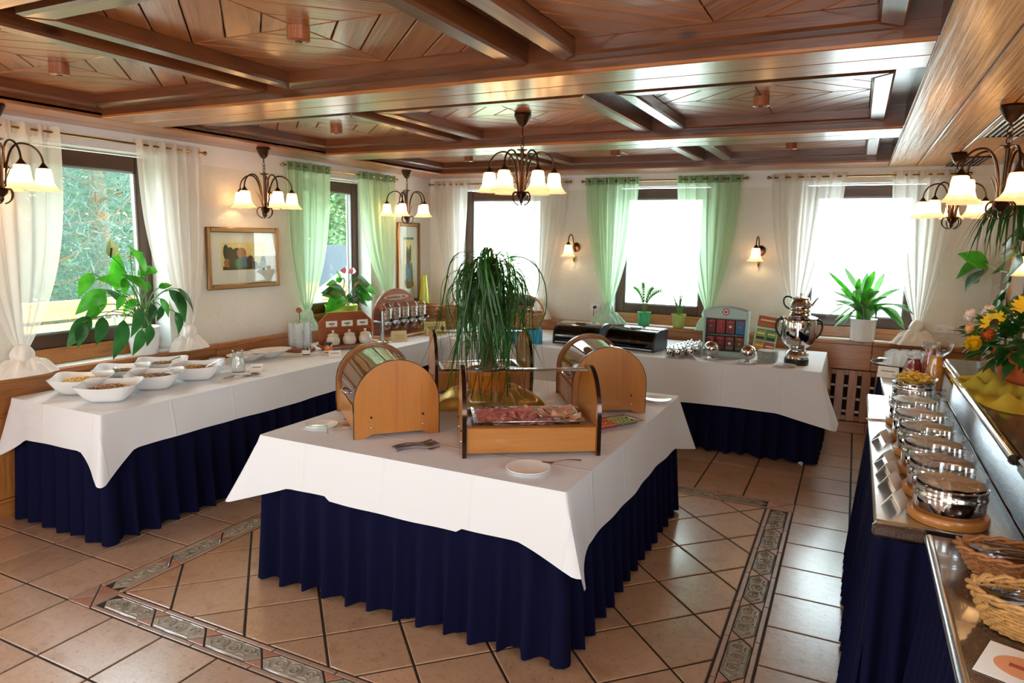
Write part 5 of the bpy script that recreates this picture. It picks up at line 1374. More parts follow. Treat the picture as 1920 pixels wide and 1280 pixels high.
for k, (y, lb) in enumerate(((2.47, 'steel warming pot on a wooden ring nearest the cutlery baskets'), (2.70, 'steel warming pot on a wooden ring, second from the cutlery baskets, with rosy spread'), (2.95, 'steel warming pot on a wooden ring, third from the cutlery baskets'), (3.20, 'steel warming pot on a wooden ring, fourth from the cutlery baskets'), (3.45, 'steel warming pot on a wooden ring, fifth from the cutlery baskets'), (3.74, 'steel warming pot with white curd, sixth and last before the chip bowl'))):
    x = .322-.004*k
    d = thing('warming_pot', lb, 'pot', (x, y, ZC+.001), 0, 'row of steel warming pots'); link('wooden_ring', WRING, d); link('steel_pot', POTB, d); link('glass_insert', GLID, d)
    nm, col = CREAMS[k]
    o = dip(col, k).build('dip', plain('dip_'+nm.replace(' ', '_'), col, .35, coat=.3, bump=(60, .3)), None, (x, y, ZC+.001)); tag(o, nm+' filling warming pot number '+('one', 'two', 'three', 'four', 'five', 'six')[k]+' counted from the cutlery baskets', 'spread', 'spreads in the warming pots', 'stuff')
d = thing('warming_pot', 'steel pot heaped with yellow pineapple pieces beyond the white curd', 'pot', (.335, 4.27, ZC+.001)); link('wooden_ring', WRING, d); link('steel_pot', POTB, d)
MB().lathe([(.095, .112), (.10, .128), (.112, .138), (.114, .141), (.110, .141), (.097, .131), (.09, .114)], 40, cap=False).build('glass_insert', DRINK, d)
PINE = plain('pineapple', '#e0b84a', .4, var=(20, .25)); rg = random.Random(3)
pme = MB().box(-.022, .022, -.014, .014, -.008, .008, .005).mesh('pineapple_piece', PINE)
for k in range(34):
    a = 2.4*k; r = .078*sqrt((k % 17+.5)/17); z = .122+.012*(k > 16)+.028*(1-(r/.08)**2)*(1 if k > 16 else .6)
    o = link('pineapple_piece', pme, None, (.335+r*cos(a), 4.27+r*sin(a), ZC+z), (rg.uniform(-.6, .6), rg.uniform(-.6, .6), rg.uniform(0, 6))); tag(o, 'yellow pineapple piece heaped in the far steel pot', 'fruit', 'pineapple pieces')
# card holders
for k, (x, y, lb) in enumerate(((.165, 3.36, 'folded white name card farthest along the steel counter edge'), (.170, 3.02, 'folded white name card, second farthest on the steel counter'), (.172, 2.87, 'folded white name card, middle one on the steel counter'), (.176, 2.73, 'folded white name card, second nearest on the steel counter'), (.182, 2.53, 'folded white name card next to the nearest warming pot'))):
    tent_card((x, y, ZC+.001), 1.2+pi*.0, .085, .045, lb, lines=0, d=.03)
flat_card((.155, 3.75, ZC+.001), .3, .09, .05, 'white card lying flat at the far end of the steel counter')
tent_card((.245, 5.02, ZC+.001), -.2, .12, .07, 'white tent card before the glass tray', lines=1)
flat_card((.375, 1.63, ZC-.002), -.35, .15, .15, 'white card with orange oval lying on the stone counter', (.36, .30))
# cutlery baskets
def oval_basket(loc, rz, label, mat, a, h, group='oval cutlery baskets'):
    b = thing('cutlery_basket', label, 'basket', loc, rz, group)
    basket_mesh(a*.68, a, h, 9, 44, .68).build('weave', mat, b); rim_mesh(a+.004, h+.002, 44, .008, .68).build('rim', mat, b)
oval_basket((.425, 2.10, ZC-.001), -.12, 'dark wicker oval basket of cutlery next to the nearest warming pot', WICKER_D, .118, .062)
oval_basket((.415, 1.80, ZC-.001), -.30, 'pale wicker oval basket of spoons nearest on the stone counter', WICKER, .118, .078)
for (bx, by, z0), grp, lb, n in (((.43, 2.10, .045), 'cutlery in the dark basket', 'steel spoon lying in the dark wicker cutlery basket', 8), ((.42, 1.80, .055), 'cutlery in the pale basket', 'steel spoon lying in the pale wicker basket', 10)):
    for k in range(n):
        a = rg.uniform(-.5, .5)+(pi if k % 3 == 0 else 0)
        dx, dy = rg.uniform(-.02, .02), rg.uniform(-.03, .03)
        utensil(SPOON, 'table_spoon', lb, (bx+dx-.075*cos(a), by+dy-.075*sin(a), ZC+z0+.004*k*.6), (rg.uniform(-.3, .3), rg.uniform(-.10, .05), a), grp, .85)
# tray of glasses, juices
t = thing('glass_tray', 'black oval tray of upturned glasses at the far counter end', 'tray', (.40, 5.55, ZC+.002), .25)
MB().lathe([(0, 0), (.20, 0), (.215, .004), (.235, .022), (.238, .022), (.218, .002)], 48, 1.05, .86).build('tray', BLACKP, t); MB().lathe([(0, .001), (.205, .001), (.205, .003), (0, .003)], 40, 1.05, .86).build('napkin', PAPER, t)
TG = MB().lathe([(.034, 0), (.036, .01), (.033, .06), (.029, .092), (.026, .096), (0, .096)], 20).mesh('tumbler', FROSTY)
for j in range(5):
    for i in range(5):
        lx, ly = -.14+.072*i+.036*(j % 2), -.125+.063*j
        if hypot(lx/1.05, ly/.86) > .185: continue
        x, y = rotz(lx, ly, .25); tag(link('tumbler', TG, None, (.40+x, 5.55+y, ZC+.006)), 'upturned clear tumbler on the black tray, '+('nearest', 'second', 'middle', 'fourth', 'farthest')[j]+' row, '+('first', 'second', 'third', 'fourth', 'fifth')[i]+' from the window-table side', 'glass', 'tumblers on the black tray')
def carafe(loc, col, label, h=.25, r=.055, nm='juice', handle=True):
    c = thing('juice_carafe', label, 'carafe', loc)
    pr = [(r*.85, 0), (r*.95, .006), (r, h*.3), (r*.92, h*.55), (r*.62, h*.78), (r*.66, h*.9), (r*.8, h)]
    MB().lathe([(0, 0)]+pr+[(q-.003, z) for q, z in pr[:0:-1]]+[(0, .007)], 32).build('carafe_glass', DRINK, c)
    if handle: MB().tube(bez((-r*.62, 0, h*.92), (-r*1.9, 0, h*.95), (-r*1.7, 0, h*.4), (-r*.96, 0, h*.4), 10), .007, 8).build('handle', DRINK, c, rot=(0, 0, .6))
    tag(MB().lathe([(0, .008), (r*.86, .008), (r*.96, h*.3), (r*.88, h*.55), (r*.6, h*.75), (r*.6, h*.84), (0, h*.84)], 28).build('juice', plain(nm+'_liquid', col, .25, coat=.4), c), kind='stuff')
carafe((.475, 5.02, ZC+.001), '#d0600e', 'glass carafe of deep orange juice behind the yellow one', .25, .05, 'multivitamin')
carafe((.465, 4.66, ZC+.001), '#d8920e', 'glass carafe of yellow orange juice at the rail end', .25, .05, 'orange')
carafe((.378, 4.98, ZC+.001), '#8a0f1c', 'round glass jug of dark red juice before the tumblers', .17, .06, 'redcurrant', False)
saucer((.46, 4.66, ZC), 'small plate under the yellow juice carafe', .075)
t = thing('glass_fruit_bowl', 'large clear glass bowl on a foot behind the juice carafes', 'bowl', (.575, 5.72, ZC+.0)); t.scale = (.62,)*3
MB().lathe([(.05, 0), (.055, .004), (.018, .02), (.018, .09), (.06, .11), (.13, .17), (.155, .26), (.152, .26), (.126, .173), (.055, .116), (0, .112)], 40).build('bowl', DRINK, t)
# flower arrangement with yellow organza
FA = (.80, 4.05)
t = thing('flower_pot', 'terracotta pot holding the mixed flower arrangement on the stone shelf', 'pot', (FA[0], FA[1], 1.06))
MB().lathe([(0, 0), (.11, 0), (.115, .006), (.16, .17), (.165, .17), (.168, .20), (.16, .205), (.15, .18), (0, .17)], 36).build('pot', TERRA, t)
tag(MB().lathe([(0, .172), (.15, .178), (.1, .2), (0, .21)], 24).build('soil', SOIL, t), kind='stuff')
rg = random.Random(21)
PETY = plain('yellow_petal', '#f2c418', .5); PETW = plain('white_rose_petal', '#f0dccc', .5); PETO = plain('orange_petal', '#d8682a', .5); PETP = plain('peach_petal', '#e8b078', .5); EYE = plain('flower_eye', '#3a2210', .8)
def petal(L, w_, curl, mat):
    def fn(u, v):
        x = L*v; h = w_*sin(pi*min(1, v*.92+.06))**.8
        return (x*cos(curl*v), (u-.5)*2*h, x*sin(curl*v)+.15*h*abs(u-.5))
    return MB().grid(fn, 4, 6).mesh('petal', mat, ang=80)
P_SUN, P_ROSE, P_ORA, P_PEA = petal(.055, .010, .25, PETY), petal(.034, .022, 1.5, PETW), petal(.03, .018, 1.2, PETO), petal(.034, .02, 1.4, PETP)
P_YEL = petal(.03, .008, .9, PETY)
def flower(kind, loc, d, label, sc=1.0):
    d = V(d).normalized(); q = d.to_track_quat('Z', 'Y').to_euler()
    f = thing('sunflower_bloom' if kind == 'sun' else 'rose_bloom' if kind in ('rose', 'peach') else 'dahlia_bloom', label, 'flower', loc, group='flowers in the terracotta pot', rot=q); sc *= 1.2; f.scale = (sc,)*3
    back = f.matrix_basis.to_3x3().transposed() @ (V((FA[0], FA[1], 1.26))-V(loc))
    MB().tube([(0, 0, -.003), back*(.6/sc)], .003, 5).build('stem', STEM, f)
    if kind == 'sun':
        for k in range(18): link('petal', P_SUN, f, (0, 0, 0), (0, -.1*(k % 2), 2*pi*k/18))
        MB().lathe([(.018, -.004), (.019, .003), (.012, .009), (0, .01)], 16).build('eye', EYE, f)
    elif kind in ('rose', 'peach'):
        for r_ in range(3):
            for k in range(5): o = link('petal', P_ROSE if kind == 'rose' else P_PEA, f, (0, 0, .004*r_), (0, -.25*r_, 2*pi*(k+.5*r_)/5)); o.scale = (1-.2*r_,)*3
    else:
        me = P_ORA if kind == 'ora' else P_YEL
        for r_ in range(3):
            for k in range(10): o = link('petal', me, f, (0, 0, .003*r_), (0, -.35*r_, 2*pi*(k+.5*r_)/10)); o.scale = (1.1-.2*r_,)*3
for kind, x, y, z, d, sc, lb in (('sun', .80, 4.05, 1.46, (-.3, -.7, .6), 1.3, 'large yellow sunflower topmost in the arrangement'), ('rose', .70, 4.10, 1.42, (-.7, -.5, .5), 1.25, 'cream rose below the topmost sunflower'), ('rose', .63, 4.10, 1.40, (-.9, -.4, .3), 1.2, 'whitish rose bud at the aisle side of the arrangement'),
                             ('sun', .70, 3.98, 1.385, (-.6, -.6, .5), 1.0, 'second yellow sunflower below the cream rose'), ('yel', .635, 3.92, 1.285, (-.7, -.7, .2), 1.5, 'fluffy yellow flower head lowest above the terracotta rim'), ('ora', .68, 3.93, 1.33, (-.6, -.7, .3), 1.2, 'orange dahlia above the fluffy yellow flower'),
                             ('rose', .79, 3.90, 1.37, (-.3, -.9, .4), 1.1, 'white rose at the front of the arrangement'), ('peach', .83, 3.95, 1.42, (0, -.8, .6), 1.0, 'peach rose beside the topmost sunflower'), ('peach', .62, 4.0, 1.345, (-.9, -.3, .2), 1.0, 'peach rose bud above the aisle'), ('yel', .86, 3.90, 1.38, (.1, -.9, .4), 1.2, 'yellow small flower near the picture edge'), ('ora', .85, 3.86, 1.30, (0, -1, .2), 1.0, 'orange small flower low at the front')):
    flower(kind, (x-(.08 if x < .75 else .03), y, z), d, lb, sc)
def blade(L, w_, droop, fold=.25, wav=0.0, nv=8, ex=1.05, pw=.72):
    """leaf blade along +x, upper side +z, drooping; single surface with a fold"""
    def fn(u, v):
        a = droop*v; x = L*(sin(a)/droop if abs(droop) > .01 else v); z = -L*((1-cos(a))/droop if abs(droop) > .01 else 0)
        h = w_*(sin(pi*min(1, v**pw*.97+.03))**ex)+.0006; s = (u-.5)*2
        return (x, s*h, z+abs(s)*h*fold+wav*h*sin(9*v+3*s))
    return MB().grid(fn, 4, nv)
GL_ = [blade(.075, .013, .6, .2).mesh('leaf', m_, ang=80) for m_ in (LEAF_D, LEAF_D, LEAF_P)]
t = thing('filler_greenery', 'dark leafy greenery spilling around the flowers over the pot rim', 'foliage', (FA[0]-.03, FA[1], 1.25))
for k in range(230):
    a = rg.uniform(0, 2*pi); e = rg.uniform(-.5, .9); r = .10+.11*rg.random()
    o = link('leaf', GL_[k % 3], t, (r*cos(a)*cos(e)*1.05, r*sin(a)*cos(e), .04+.15*sin(e)), (rg.uniform(-.8, .8), -e*.8+rg.uniform(-.4, .5), a+rg.uniform(-.7, .7))); o.scale = (rg.uniform(1.0, 1.7),)*3
YORG = sheer('yellow_organza', '#f4dc5c', .2, .22)
t = thing('yellow_fabric', 'yellow organza cloth gathered around the terracotta pot and spilling over the shelf', 'fabric', (FA[0], FA[1], 1.06))
def yf(u, v):
    a = 2*pi*u; ext = .33+.10*cos(a+2.2)+.04*sin(5*a); r = .17+(ext+.05-.17)*v
    z = .05*(1-v)**1.6+.03*sin(7*a+6*v)*sin(pi*min(1, v*1.05))+.02*sin(15*a-5*v)*sin(pi*v)
    return (r*cos(a)*.70, r*sin(a)*1.35, max(z, .0)+.003)
MB().grid(yf, 130, 16, wrap=True).build('draped_cloth', YORG, t, ang=80)
# ---------------------------------------------------------------- plants
def lily():
    L = [(3.0, 1.58, 2.99, 1.69), (3.2, 1.48, 3.11, 1.65), (3.07, 1.35, 3.13, 1.62), (3.22, 1.59, 3.29, 1.61), (3.2, 1.45, 3.31, 1.52), (3.25, 1.45, 3.37, 1.47), (3.28, 1.46, 3.39, 1.51), (2.94, 1.47, 2.82, 1.34), (3.09, 1.4, 2.9, 1.46), (3.06, 1.44, 3.03, 1.33), (3.21, 1.34, 3.08, 1.49), (3.13, 1.25, 3.05, 1.37), (2.97, 1.36, 2.78, 1.23), (2.93, 1.35, 2.83, 1.18), (3.0, 1.32, 2.98, 1.23), (2.81, 1.2, 2.65, 1.04), (2.87, 1.26, 2.77, 1.18), (2.75, 1.17, 2.71, 1.02), (2.89, 1.19, 2.85, 1.01), (3.14, 1.23, 3.11, 1.03), (3.06, 1.15, 3.0, 0.89), (3.19, 1.07, 3.13, 0.9), (3.25, 1.1, 3.24, 0.95), (3.06, 1.31, 3.12, 1.25), (3.2, 1.28, 3.11, 1.2), (3.37, 1.35, 3.46, 1.39), (3.42, 1.33, 3.55, 1.21), (3.48, 1.34, 3.68, 1.16), (3.45, 1.33, 3.55, 1.1), (3.46, 1.17, 3.52, 1.0), (3.3, 1.33, 3.34, 1.41), (3.32, 1.28, 3.4, 1.15), (3.36, 1.22, 3.33, 1.12), (3.27, 1.24, 3.23, 1.13)]
    P = V((-4.605, 3.315, .869))
    t = thing('peace_lily', 'large peace lily with drooping green leaves in a white pot on the window sill', 'plant', P)
    MB().lathe([(0, 0), (.085, 0), (.09, .006), (.112, .19), (.116, .20), (.110, .20), (.10, .18), (0, .175)], 36).build('pot', PORC, t)
    tag(MB().lathe([(0, .176), (.104, .178), (0, .184)], 20).build('soil', SOIL, t), kind='stuff')
    rg = random.Random(5)
    for k, (y0, z0, y1, z1) in enumerate(L):
        deep = -4.47+rg.uniform(-.10, .10); deep2 = deep+rg.uniform(-.05, .05)
        if min(z0, z1) < 1.2: deep = -4.46+rg.uniform(0, .06); deep2 = deep+.02
        b = V((deep, y0, z0))-P; tip = V((deep2, y1, z1))-P
        root = V((rg.uniform(-.05, .05), rg.uniform(-.05, .05), .18))
        mid = root+(b-root)*.5+V((0, 0, .10+.05*rg.random()))
        st = bez(root, root+V((0, 0, .12)), mid+(b-root)*.15, b, 8)
        lf = MB().tube(st, .0034, 5).build('leaf_stalk', STEM, t)
        d = tip-b; Ln = max(d.length*1.08, .10)
        x = d.normalized(); up = V((rg.uniform(.5, 1.0), rg.uniform(-.2, .2), rg.uniform(.2, .8))); y = up.cross(x).normalized(); z = x.cross(y)
        rot = M((x, y, z)).transposed().to_euler()
        if k == 0:
            blade(Ln, .042, .3, .5, 0).build('flower_spathe', plain('lily_spathe', '#c8e08a', .4), lf, b, rot); MB().tube([(0, .01, .01), (Ln*.55, .012, .03)], .006, 6).build('flower_spike', LEAF_D, lf, b, rot); continue
        w_ = min(.046, Ln*.19)+.006
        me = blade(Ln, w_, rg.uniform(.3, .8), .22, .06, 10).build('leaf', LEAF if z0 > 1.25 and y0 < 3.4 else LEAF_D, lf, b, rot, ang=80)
lily()
def anthurium():
    A = [(5.37, 1.21, 5.07, 1.25), (5.31, 1.26, 5.15, 1.3), (5.42, 1.28, 5.36, 1.4), (5.54, 1.25, 5.66, 1.34), (5.22, 1.18, 5.05, 1.21), (5.29, 1.14, 5.08, 1.06), (5.6, 1.22, 5.79, 1.21), (5.66, 1.23, 5.99, 1.18), (5.63, 1.15, 5.83, 1.13), (5.49, 1.15, 5.6, 1.07), (5.37, 1.13, 5.22, 1.12), (5.45, 1.2, 5.37, 1.13), (5.55, 1.18, 5.7, 1.11), (5.26, 1.22, 5.13, 1.15), (5.5, 1.23, 5.46, 1.34), (5.37, 1.18, 5.49, 1.07), (5.6, 1.11, 5.72, 1.05), (5.31, 1.3, 5.38, 1.34), (5.58, 1.28, 5.79, 1.29), (5.44, 1.15, 5.37, 1.05)]
    P = V((-4.60, 5.49, .869))
    t = thing('anthurium', 'anthurium with pink flowers in a lime green pot on the side window sill', 'plant', P)
    MB().lathe([(0, 0), (.13, 0), (.14, .01), (.165, .18), (.168, .19), (.16, .19), (.15, .17), (0, .165)], 36).build('pot', LIME, t)
    tag(MB().lathe([(0, .166), (.15, .168), (0, .176)], 20).build('soil', SOIL, t), kind='stuff')
    rg = random.Random(6); PINK = plain('pink_spathe', '#e88a92', .35, coat=.4)
    for k, (y0, z0, y1, z1) in enumerate(A):
        dp = -4.52+rg.uniform(-.08, .10); b = V((dp, y0, z0))-P; tip = V((dp+rg.uniform(0, .06), y1, z1))-P
        root = V((rg.uniform(-.06, .06), rg.uniform(-.06, .06), .17)); st = bez(root, root+V((0, 0, .06)), b-V((0, 0, .03)), b, 6)
        lf = MB().tube(st, .003, 5).build('leaf_stalk', STEM, t); d = tip-b; x = d.normalized(); up = V((.8, rg.uniform(-.2, .2), .6)); y = up.cross(x).normalized(); z = x.cross(y)
        blade(d.length*1.1, min(.075, d.length*.36), .5, .2, .03, 8, pw=.6).build('leaf', LEAF if k % 3 else LEAF_D, lf, b, M((x, y, z)).transposed().to_euler(), ang=80)
    for y0, z0 in ((5.50, 1.365), (5.39, 1.375), (5.55, 1.24)):
        b = V((-4.47, y0, z0))-P; lf = MB().tube(bez((0, 0, .17), (0, 0, .25), b-V((0, 0, .08)), b, 6), .0028, 5).build('flower_stalk', STEM, t)
        blade(.085, .04, .2, .4, 0, 8, pw=.6).build('flower_spathe', PINK, lf, b, (0, -1.0, 2.0 if z0 > 1.3 else .5)); MB().tube([(0, 0, .01), (.0, .0, .055)], .0045, 6).build('flower_spike', plain('spadix', '#b04a5a', .5) if 'spadix' not in bpy.data.materials else bpy.data.materials['spadix'], lf, b, (0, .5, 2.0))
anthurium()
def bromeliad():
    B = [(0.02, 1.11, -0.22, 1.5), (0.04, 1.16, -0.09, 1.54), (0.1, 1.14, 0.1, 1.5), (0.08, 1.11, 0.16, 1.52), (0.19, 1.12, 0.24, 1.5), (0.21, 1.12, 0.38, 1.37), (0.23, 1.12, 0.45, 1.22), (-0.0, 1.11, -0.18, 1.32), (-0.03, 1.13, -0.19, 1.24), (-0.07, 1.18, -0.2, 1.09), (-0.03, 1.15, -0.13, 1.05), (0.02, 1.16, -0.06, 1.01), (0.27, 1.17, 0.36, 1.08), (0.31, 1.2, 0.43, 1.04), (0.06, 1.18, 0.0, 1.33), (0.15, 1.17, 0.04, 1.45), (0.19, 1.17, 0.22, 1.34), (0.25, 1.2, 0.31, 1.29), (0.01, 1.21, -0.11, 1.35), (0.35, 1.25, 0.45, 0.99), (-0.03, 1.2, -0.14, 1.2), (0.14, 1.21, 0.14, 1.36), (0.29, 1.22, 0.5, 1.14), (0.04, 1.11, -0.15, 0.97), (0.19, 1.19, 0.2, 1.07), (0.08, 1.19, 0.1, 1.08)]
    P = V((.108, 7.085, .869))
    t = thing('bromeliad', 'broad-leaved bromeliad in a white ribbed pot on the back window sill', 'plant', P)
    MB().lathe([(0, 0), (.095, 0), (.10, .005), (.108, .19), (.112, .195), (.112, .205), (.104, .205), (.1, .18), (0, .175)], 48, rip=lambda a, r, z: 1+.010*sin(20*a+22*z)).build('pot', PORC, t)
    rg = random.Random(9)
    for k, (x0, z0, x1, z1) in enumerate(B):
        y_ = 7.05+rg.uniform(-.09, .03); base = V((rg.uniform(-.05, .06), rg.uniform(-.04, .03), .18)); tip = V((x1, y_-rg.uniform(0, .1), z1))-P; knee = V((x0, y_, z0))-P
        droop = z1 < z0
        c1 = base+(V((0, 0, .16)) if not droop else V(((knee-base).x*.6, 0, .18))); c2 = (base+tip)*.5+V((0, 0, .10 if not droop else .17))
        pts = bez(base, c1, c2, tip, 12); w0 = rg.uniform(.028, .040); vs = []; fs = []
        side = V(((tip-base).y, -(tip-base).x, 0)); side = side.normalized() if side.length > .02 else V((1, 0, 0))
        sd = (side*.3+V((1, 0, 0))*(.9 if not droop else .4)+V((0, .5, 0))).normalized()
        for i, p in enumerate(pts):
            v = i/12; w_ = w0*(.55+.6*v if v < .7 else 1.0*(1-((v-.7)/.3)**2.2)+.03); tg = (pts[min(i+1, 12)]-pts[max(i-1, 0)]).normalized(); s = (sd-tg*sd.dot(tg)).normalized(); nn = tg.cross(s)
            for q in (-1, -.5, 0, .5, 1): vs.append(p+s*w_*q+nn*w_*.35*(q*q))
            if i: fs += [((i-1)*5+j, (i-1)*5+j+1, i*5+j+1, i*5+j) for j in range(4)]
        MB().add(vs, fs).build('leaf', LEAF_B if k % 3 else LEAF, t, ang=80)
bromeliad()
def strap_plant(name, label, P, pot, n, seed):
    pass
def ponytail():
    P = V((PC[0], PC[1], ZT+.002))
    t = thing('ponytail_palm', 'ponytail palm with long drooping strap leaves in an orange pot among the display cases', 'plant', P)
    MB().lathe([(0, 0), (.095, 0), (.1, .005), (.128, .195), (.134, .20), (.134, .222), (.125, .222), (.12, .20), (0, .195)], 40).build('pot', ORANGE_POT, t)
    tag(MB().lathe([(0, .197), (.118, .2), (0, .206)], 20).build('soil', SOIL, t), kind='stuff')
    tr = [(.0, 0, .19), (.0, 0, .215), (.0, 0, .25), (-.005, 0, .33), (.0, 0, .45), (.006, 0, .56), (0, 0, .68), (-.01, 0, .78)]
    MB().tube(tr, [.07, .066, .05, .030, .024, .022, .021, .016], 14).build('trunk', BARK, t)
    rg = random.Random(12); vs_ = []
    def strap(Lo, up, Ld, sway, w0, rv):
        """out Lo, rises up, then hangs Ld"""
        pts = bez((0, 0, 0), (Lo*.25, 0, up*1.1), (Lo*.95, sway*.3, up*1.25), (Lo, sway*.6, up-.12), 9)[:-1]+bez((Lo, sway*.6, up-.12), (Lo*1.03, sway*.8, up-.25), (Lo*.75+.10*sin(rv), sway*1.3+.06*cos(2*rv), up-Ld*.65), (Lo*.95+.13*sin(rv+1), sway+.10*cos(rv), up-Ld), 12)
        vs = []; fs = []; m = len(pts)
        for i, p in enumerate(pts):
            v = i/(m-1); w_ = w0*(1-v**2.5)*(.6+.4*min(1, v*5))+.0006
            tg = (pts[min(i+1, m-1)]-pts[max(i-1, 0)]).normalized(); s = V((.25*sin(3*v+rv), 1, 0)); s = (s-tg*s.dot(tg)).normalized(); nn = tg.cross(s)
            for q in (-1, 0, 1): vs.append(p+s*w_*q+nn*w_*.3*abs(q))
            if i: fs += [((i-1)*3+j, (i-1)*3+j+1, i*3+j+1, i*3+j) for j in range(2)]
        return MB().add(vs, fs).mesh('leaf', LEAF_P, ang=80)
    ms = [strap(.07+.20*rg.random()**.7, rg.uniform(.02, .17), rg.uniform(.35, 1.02), rg.uniform(-.14, .14), rg.uniform(.004, .0062), rg.uniform(0, 6)) for _ in range(40)]
    for k in range(270):
        a = k*2.39996; z = .60+.19*rg.random()
        o = link('leaf', ms[rg.randrange(40)], t, (0, 0, z), (rg.uniform(-.1, .1), rg.uniform(-.1, .1), a)); s = rg.uniform(.8, 1.1); o.scale = (s, s, s if z > .7 else s*.9)
    for pts in (bez((0, 0, .78), (.10, -.02, .95), (.34, 0, .92), (.36, 0, .66), 10)+bez((.36, 0, .66), (.37, 0, .5), (.28, 0, .5), (.30, 0, .36), 8)[1:],):
        MB().tube([rotv for rotv in [V((p.x*cos(.4), p.x*sin(.4)*.6, p.z)) for p in pts]], [.0035]*10+[.003]*5+[.002]*4, 5).build('leaf', LEAF_P, t)
ponytail()
def small_pot(P, pot_mat, r0, r1, h, name, label):
    t = thing(name, label, 'plant', P)
    MB().lathe([(0, 0), (r0, 0), (r0+.003, .004), (r1, h-.012), (r1+.004, h-.010), (r1+.004, h), (r1-.004, h), (r1-.008, h-.02), (0, h-.025)], 28).build('pot', pot_mat, t); return t
t = small_pot((-1.935, 7.085, .869), plain('green_pot', '#1f9a5a', .35, coat=.3), .055, .068, .14, 'palm_seedling', 'small palm seedling in a bright green pot on the back sill')
rg = random.Random(2)
for k in range(7): MB().tube(bez((0, 0, .12), (.005*cos(k), .005*sin(k), .15), (.02*cos(k*.9), .02*sin(k*.9), .18), (.03*cos(k*.9), .02*sin(k*.9), .20), 4), .0035, 5).build('root_stalk', BARK, t)
for k, (dx, dz, cx) in enumerate(((-.11, .26, -.04), (.16, .24, .05), (-.02, .30, -.02), (.08, .26, .03))):
    pts = bez((0, 0, .13), (cx*.3, -.005, .24), (cx, -.01, .13+dz*.9), (dx, -.02, .13+dz), 12); fr = MB().tube(pts, .004, 5).build('frond', STEM, t)
    mb = MB()
    for i in range(4, 13):
        p = pts[i]; tg = (pts[min(i+1, 12)]-pts[i-1]).normalized(); L_ = .055*(1-.5*abs(i-8)/5)
        for s in (-1, 1):
            n_ = V((-tg.z, 0, tg.x))*s; e = p+tg*L_*.75+n_*L_*.6+V((0, .02*s, 0)); w_ = V((0, .0, 0))+tg*.009
            mb.add([p-w_, p+w_, (p+e)*.5+w_*1.3, e, (p+e)*.5-w_*1.3], [(0, 1, 2, 4), (2, 3, 4)])
    mb.build('leaflets', LEAF_D, fr, smooth=False)
t = small_pot((-1.575, 7.085, .869), plain('olive_glazed_pot', '#9aa03a', .3, coat=.5), .05, .072, .14, 'aloe_plant', 'small spiky aloe in an olive glazed pot on the back sill')
for k, (dx, dy, dz) in enumerate(((-.10, 0, .26), (.01, .0, .30), (.04, -.01, .29), (-.03, -.02, .17), (.07, -.02, .14), (-.05, .01, .13), (.02, -.03, .15), (.05, .02, .12))):
    pts = bez((0, 0, .12), (dx*.2, dy, .12+dz*.4), (dx*.6, dy, .12+dz*.75), (dx, dy, .12+dz), 8); MB().tube(pts, [.010, .010, .009, .008, .0065, .005, .0035, .002, .0006], 7).build('leaf', LEAF_B, t)
# green plant behind the palm on the corner sill
P = V((-3.50, 7.085, .869)); t = small_pot(P, plain('dark_clay_pot', '#7a4a2a', .6), .07, .09, .15, 'rubber_plant', 'broad-leaved green plant on the sill behind the ponytail palm')
for k in range(22):
    a = 2.4*k; z = .22+.022*k; r = .06+.10*(1-k/26)
    b = V((.03*cos(a), .03*sin(a), z)); x = V((cos(a), sin(a)*.6, .35)).normalized(); y = V((-sin(a), cos(a), 0)); y = (y-x*y.dot(x)).normalized(); zz = x.cross(y)
    lf = MB().tube([(0, 0, .13), (0, 0, z-.02), b], .004, 5).build('leaf_stalk', STEM, t); blade(.17, .048, .6, .2, .03, 8, pw=.7).build('leaf', LEAF, lf, b, M((x, y, zz)).transposed().to_euler(), ang=80)
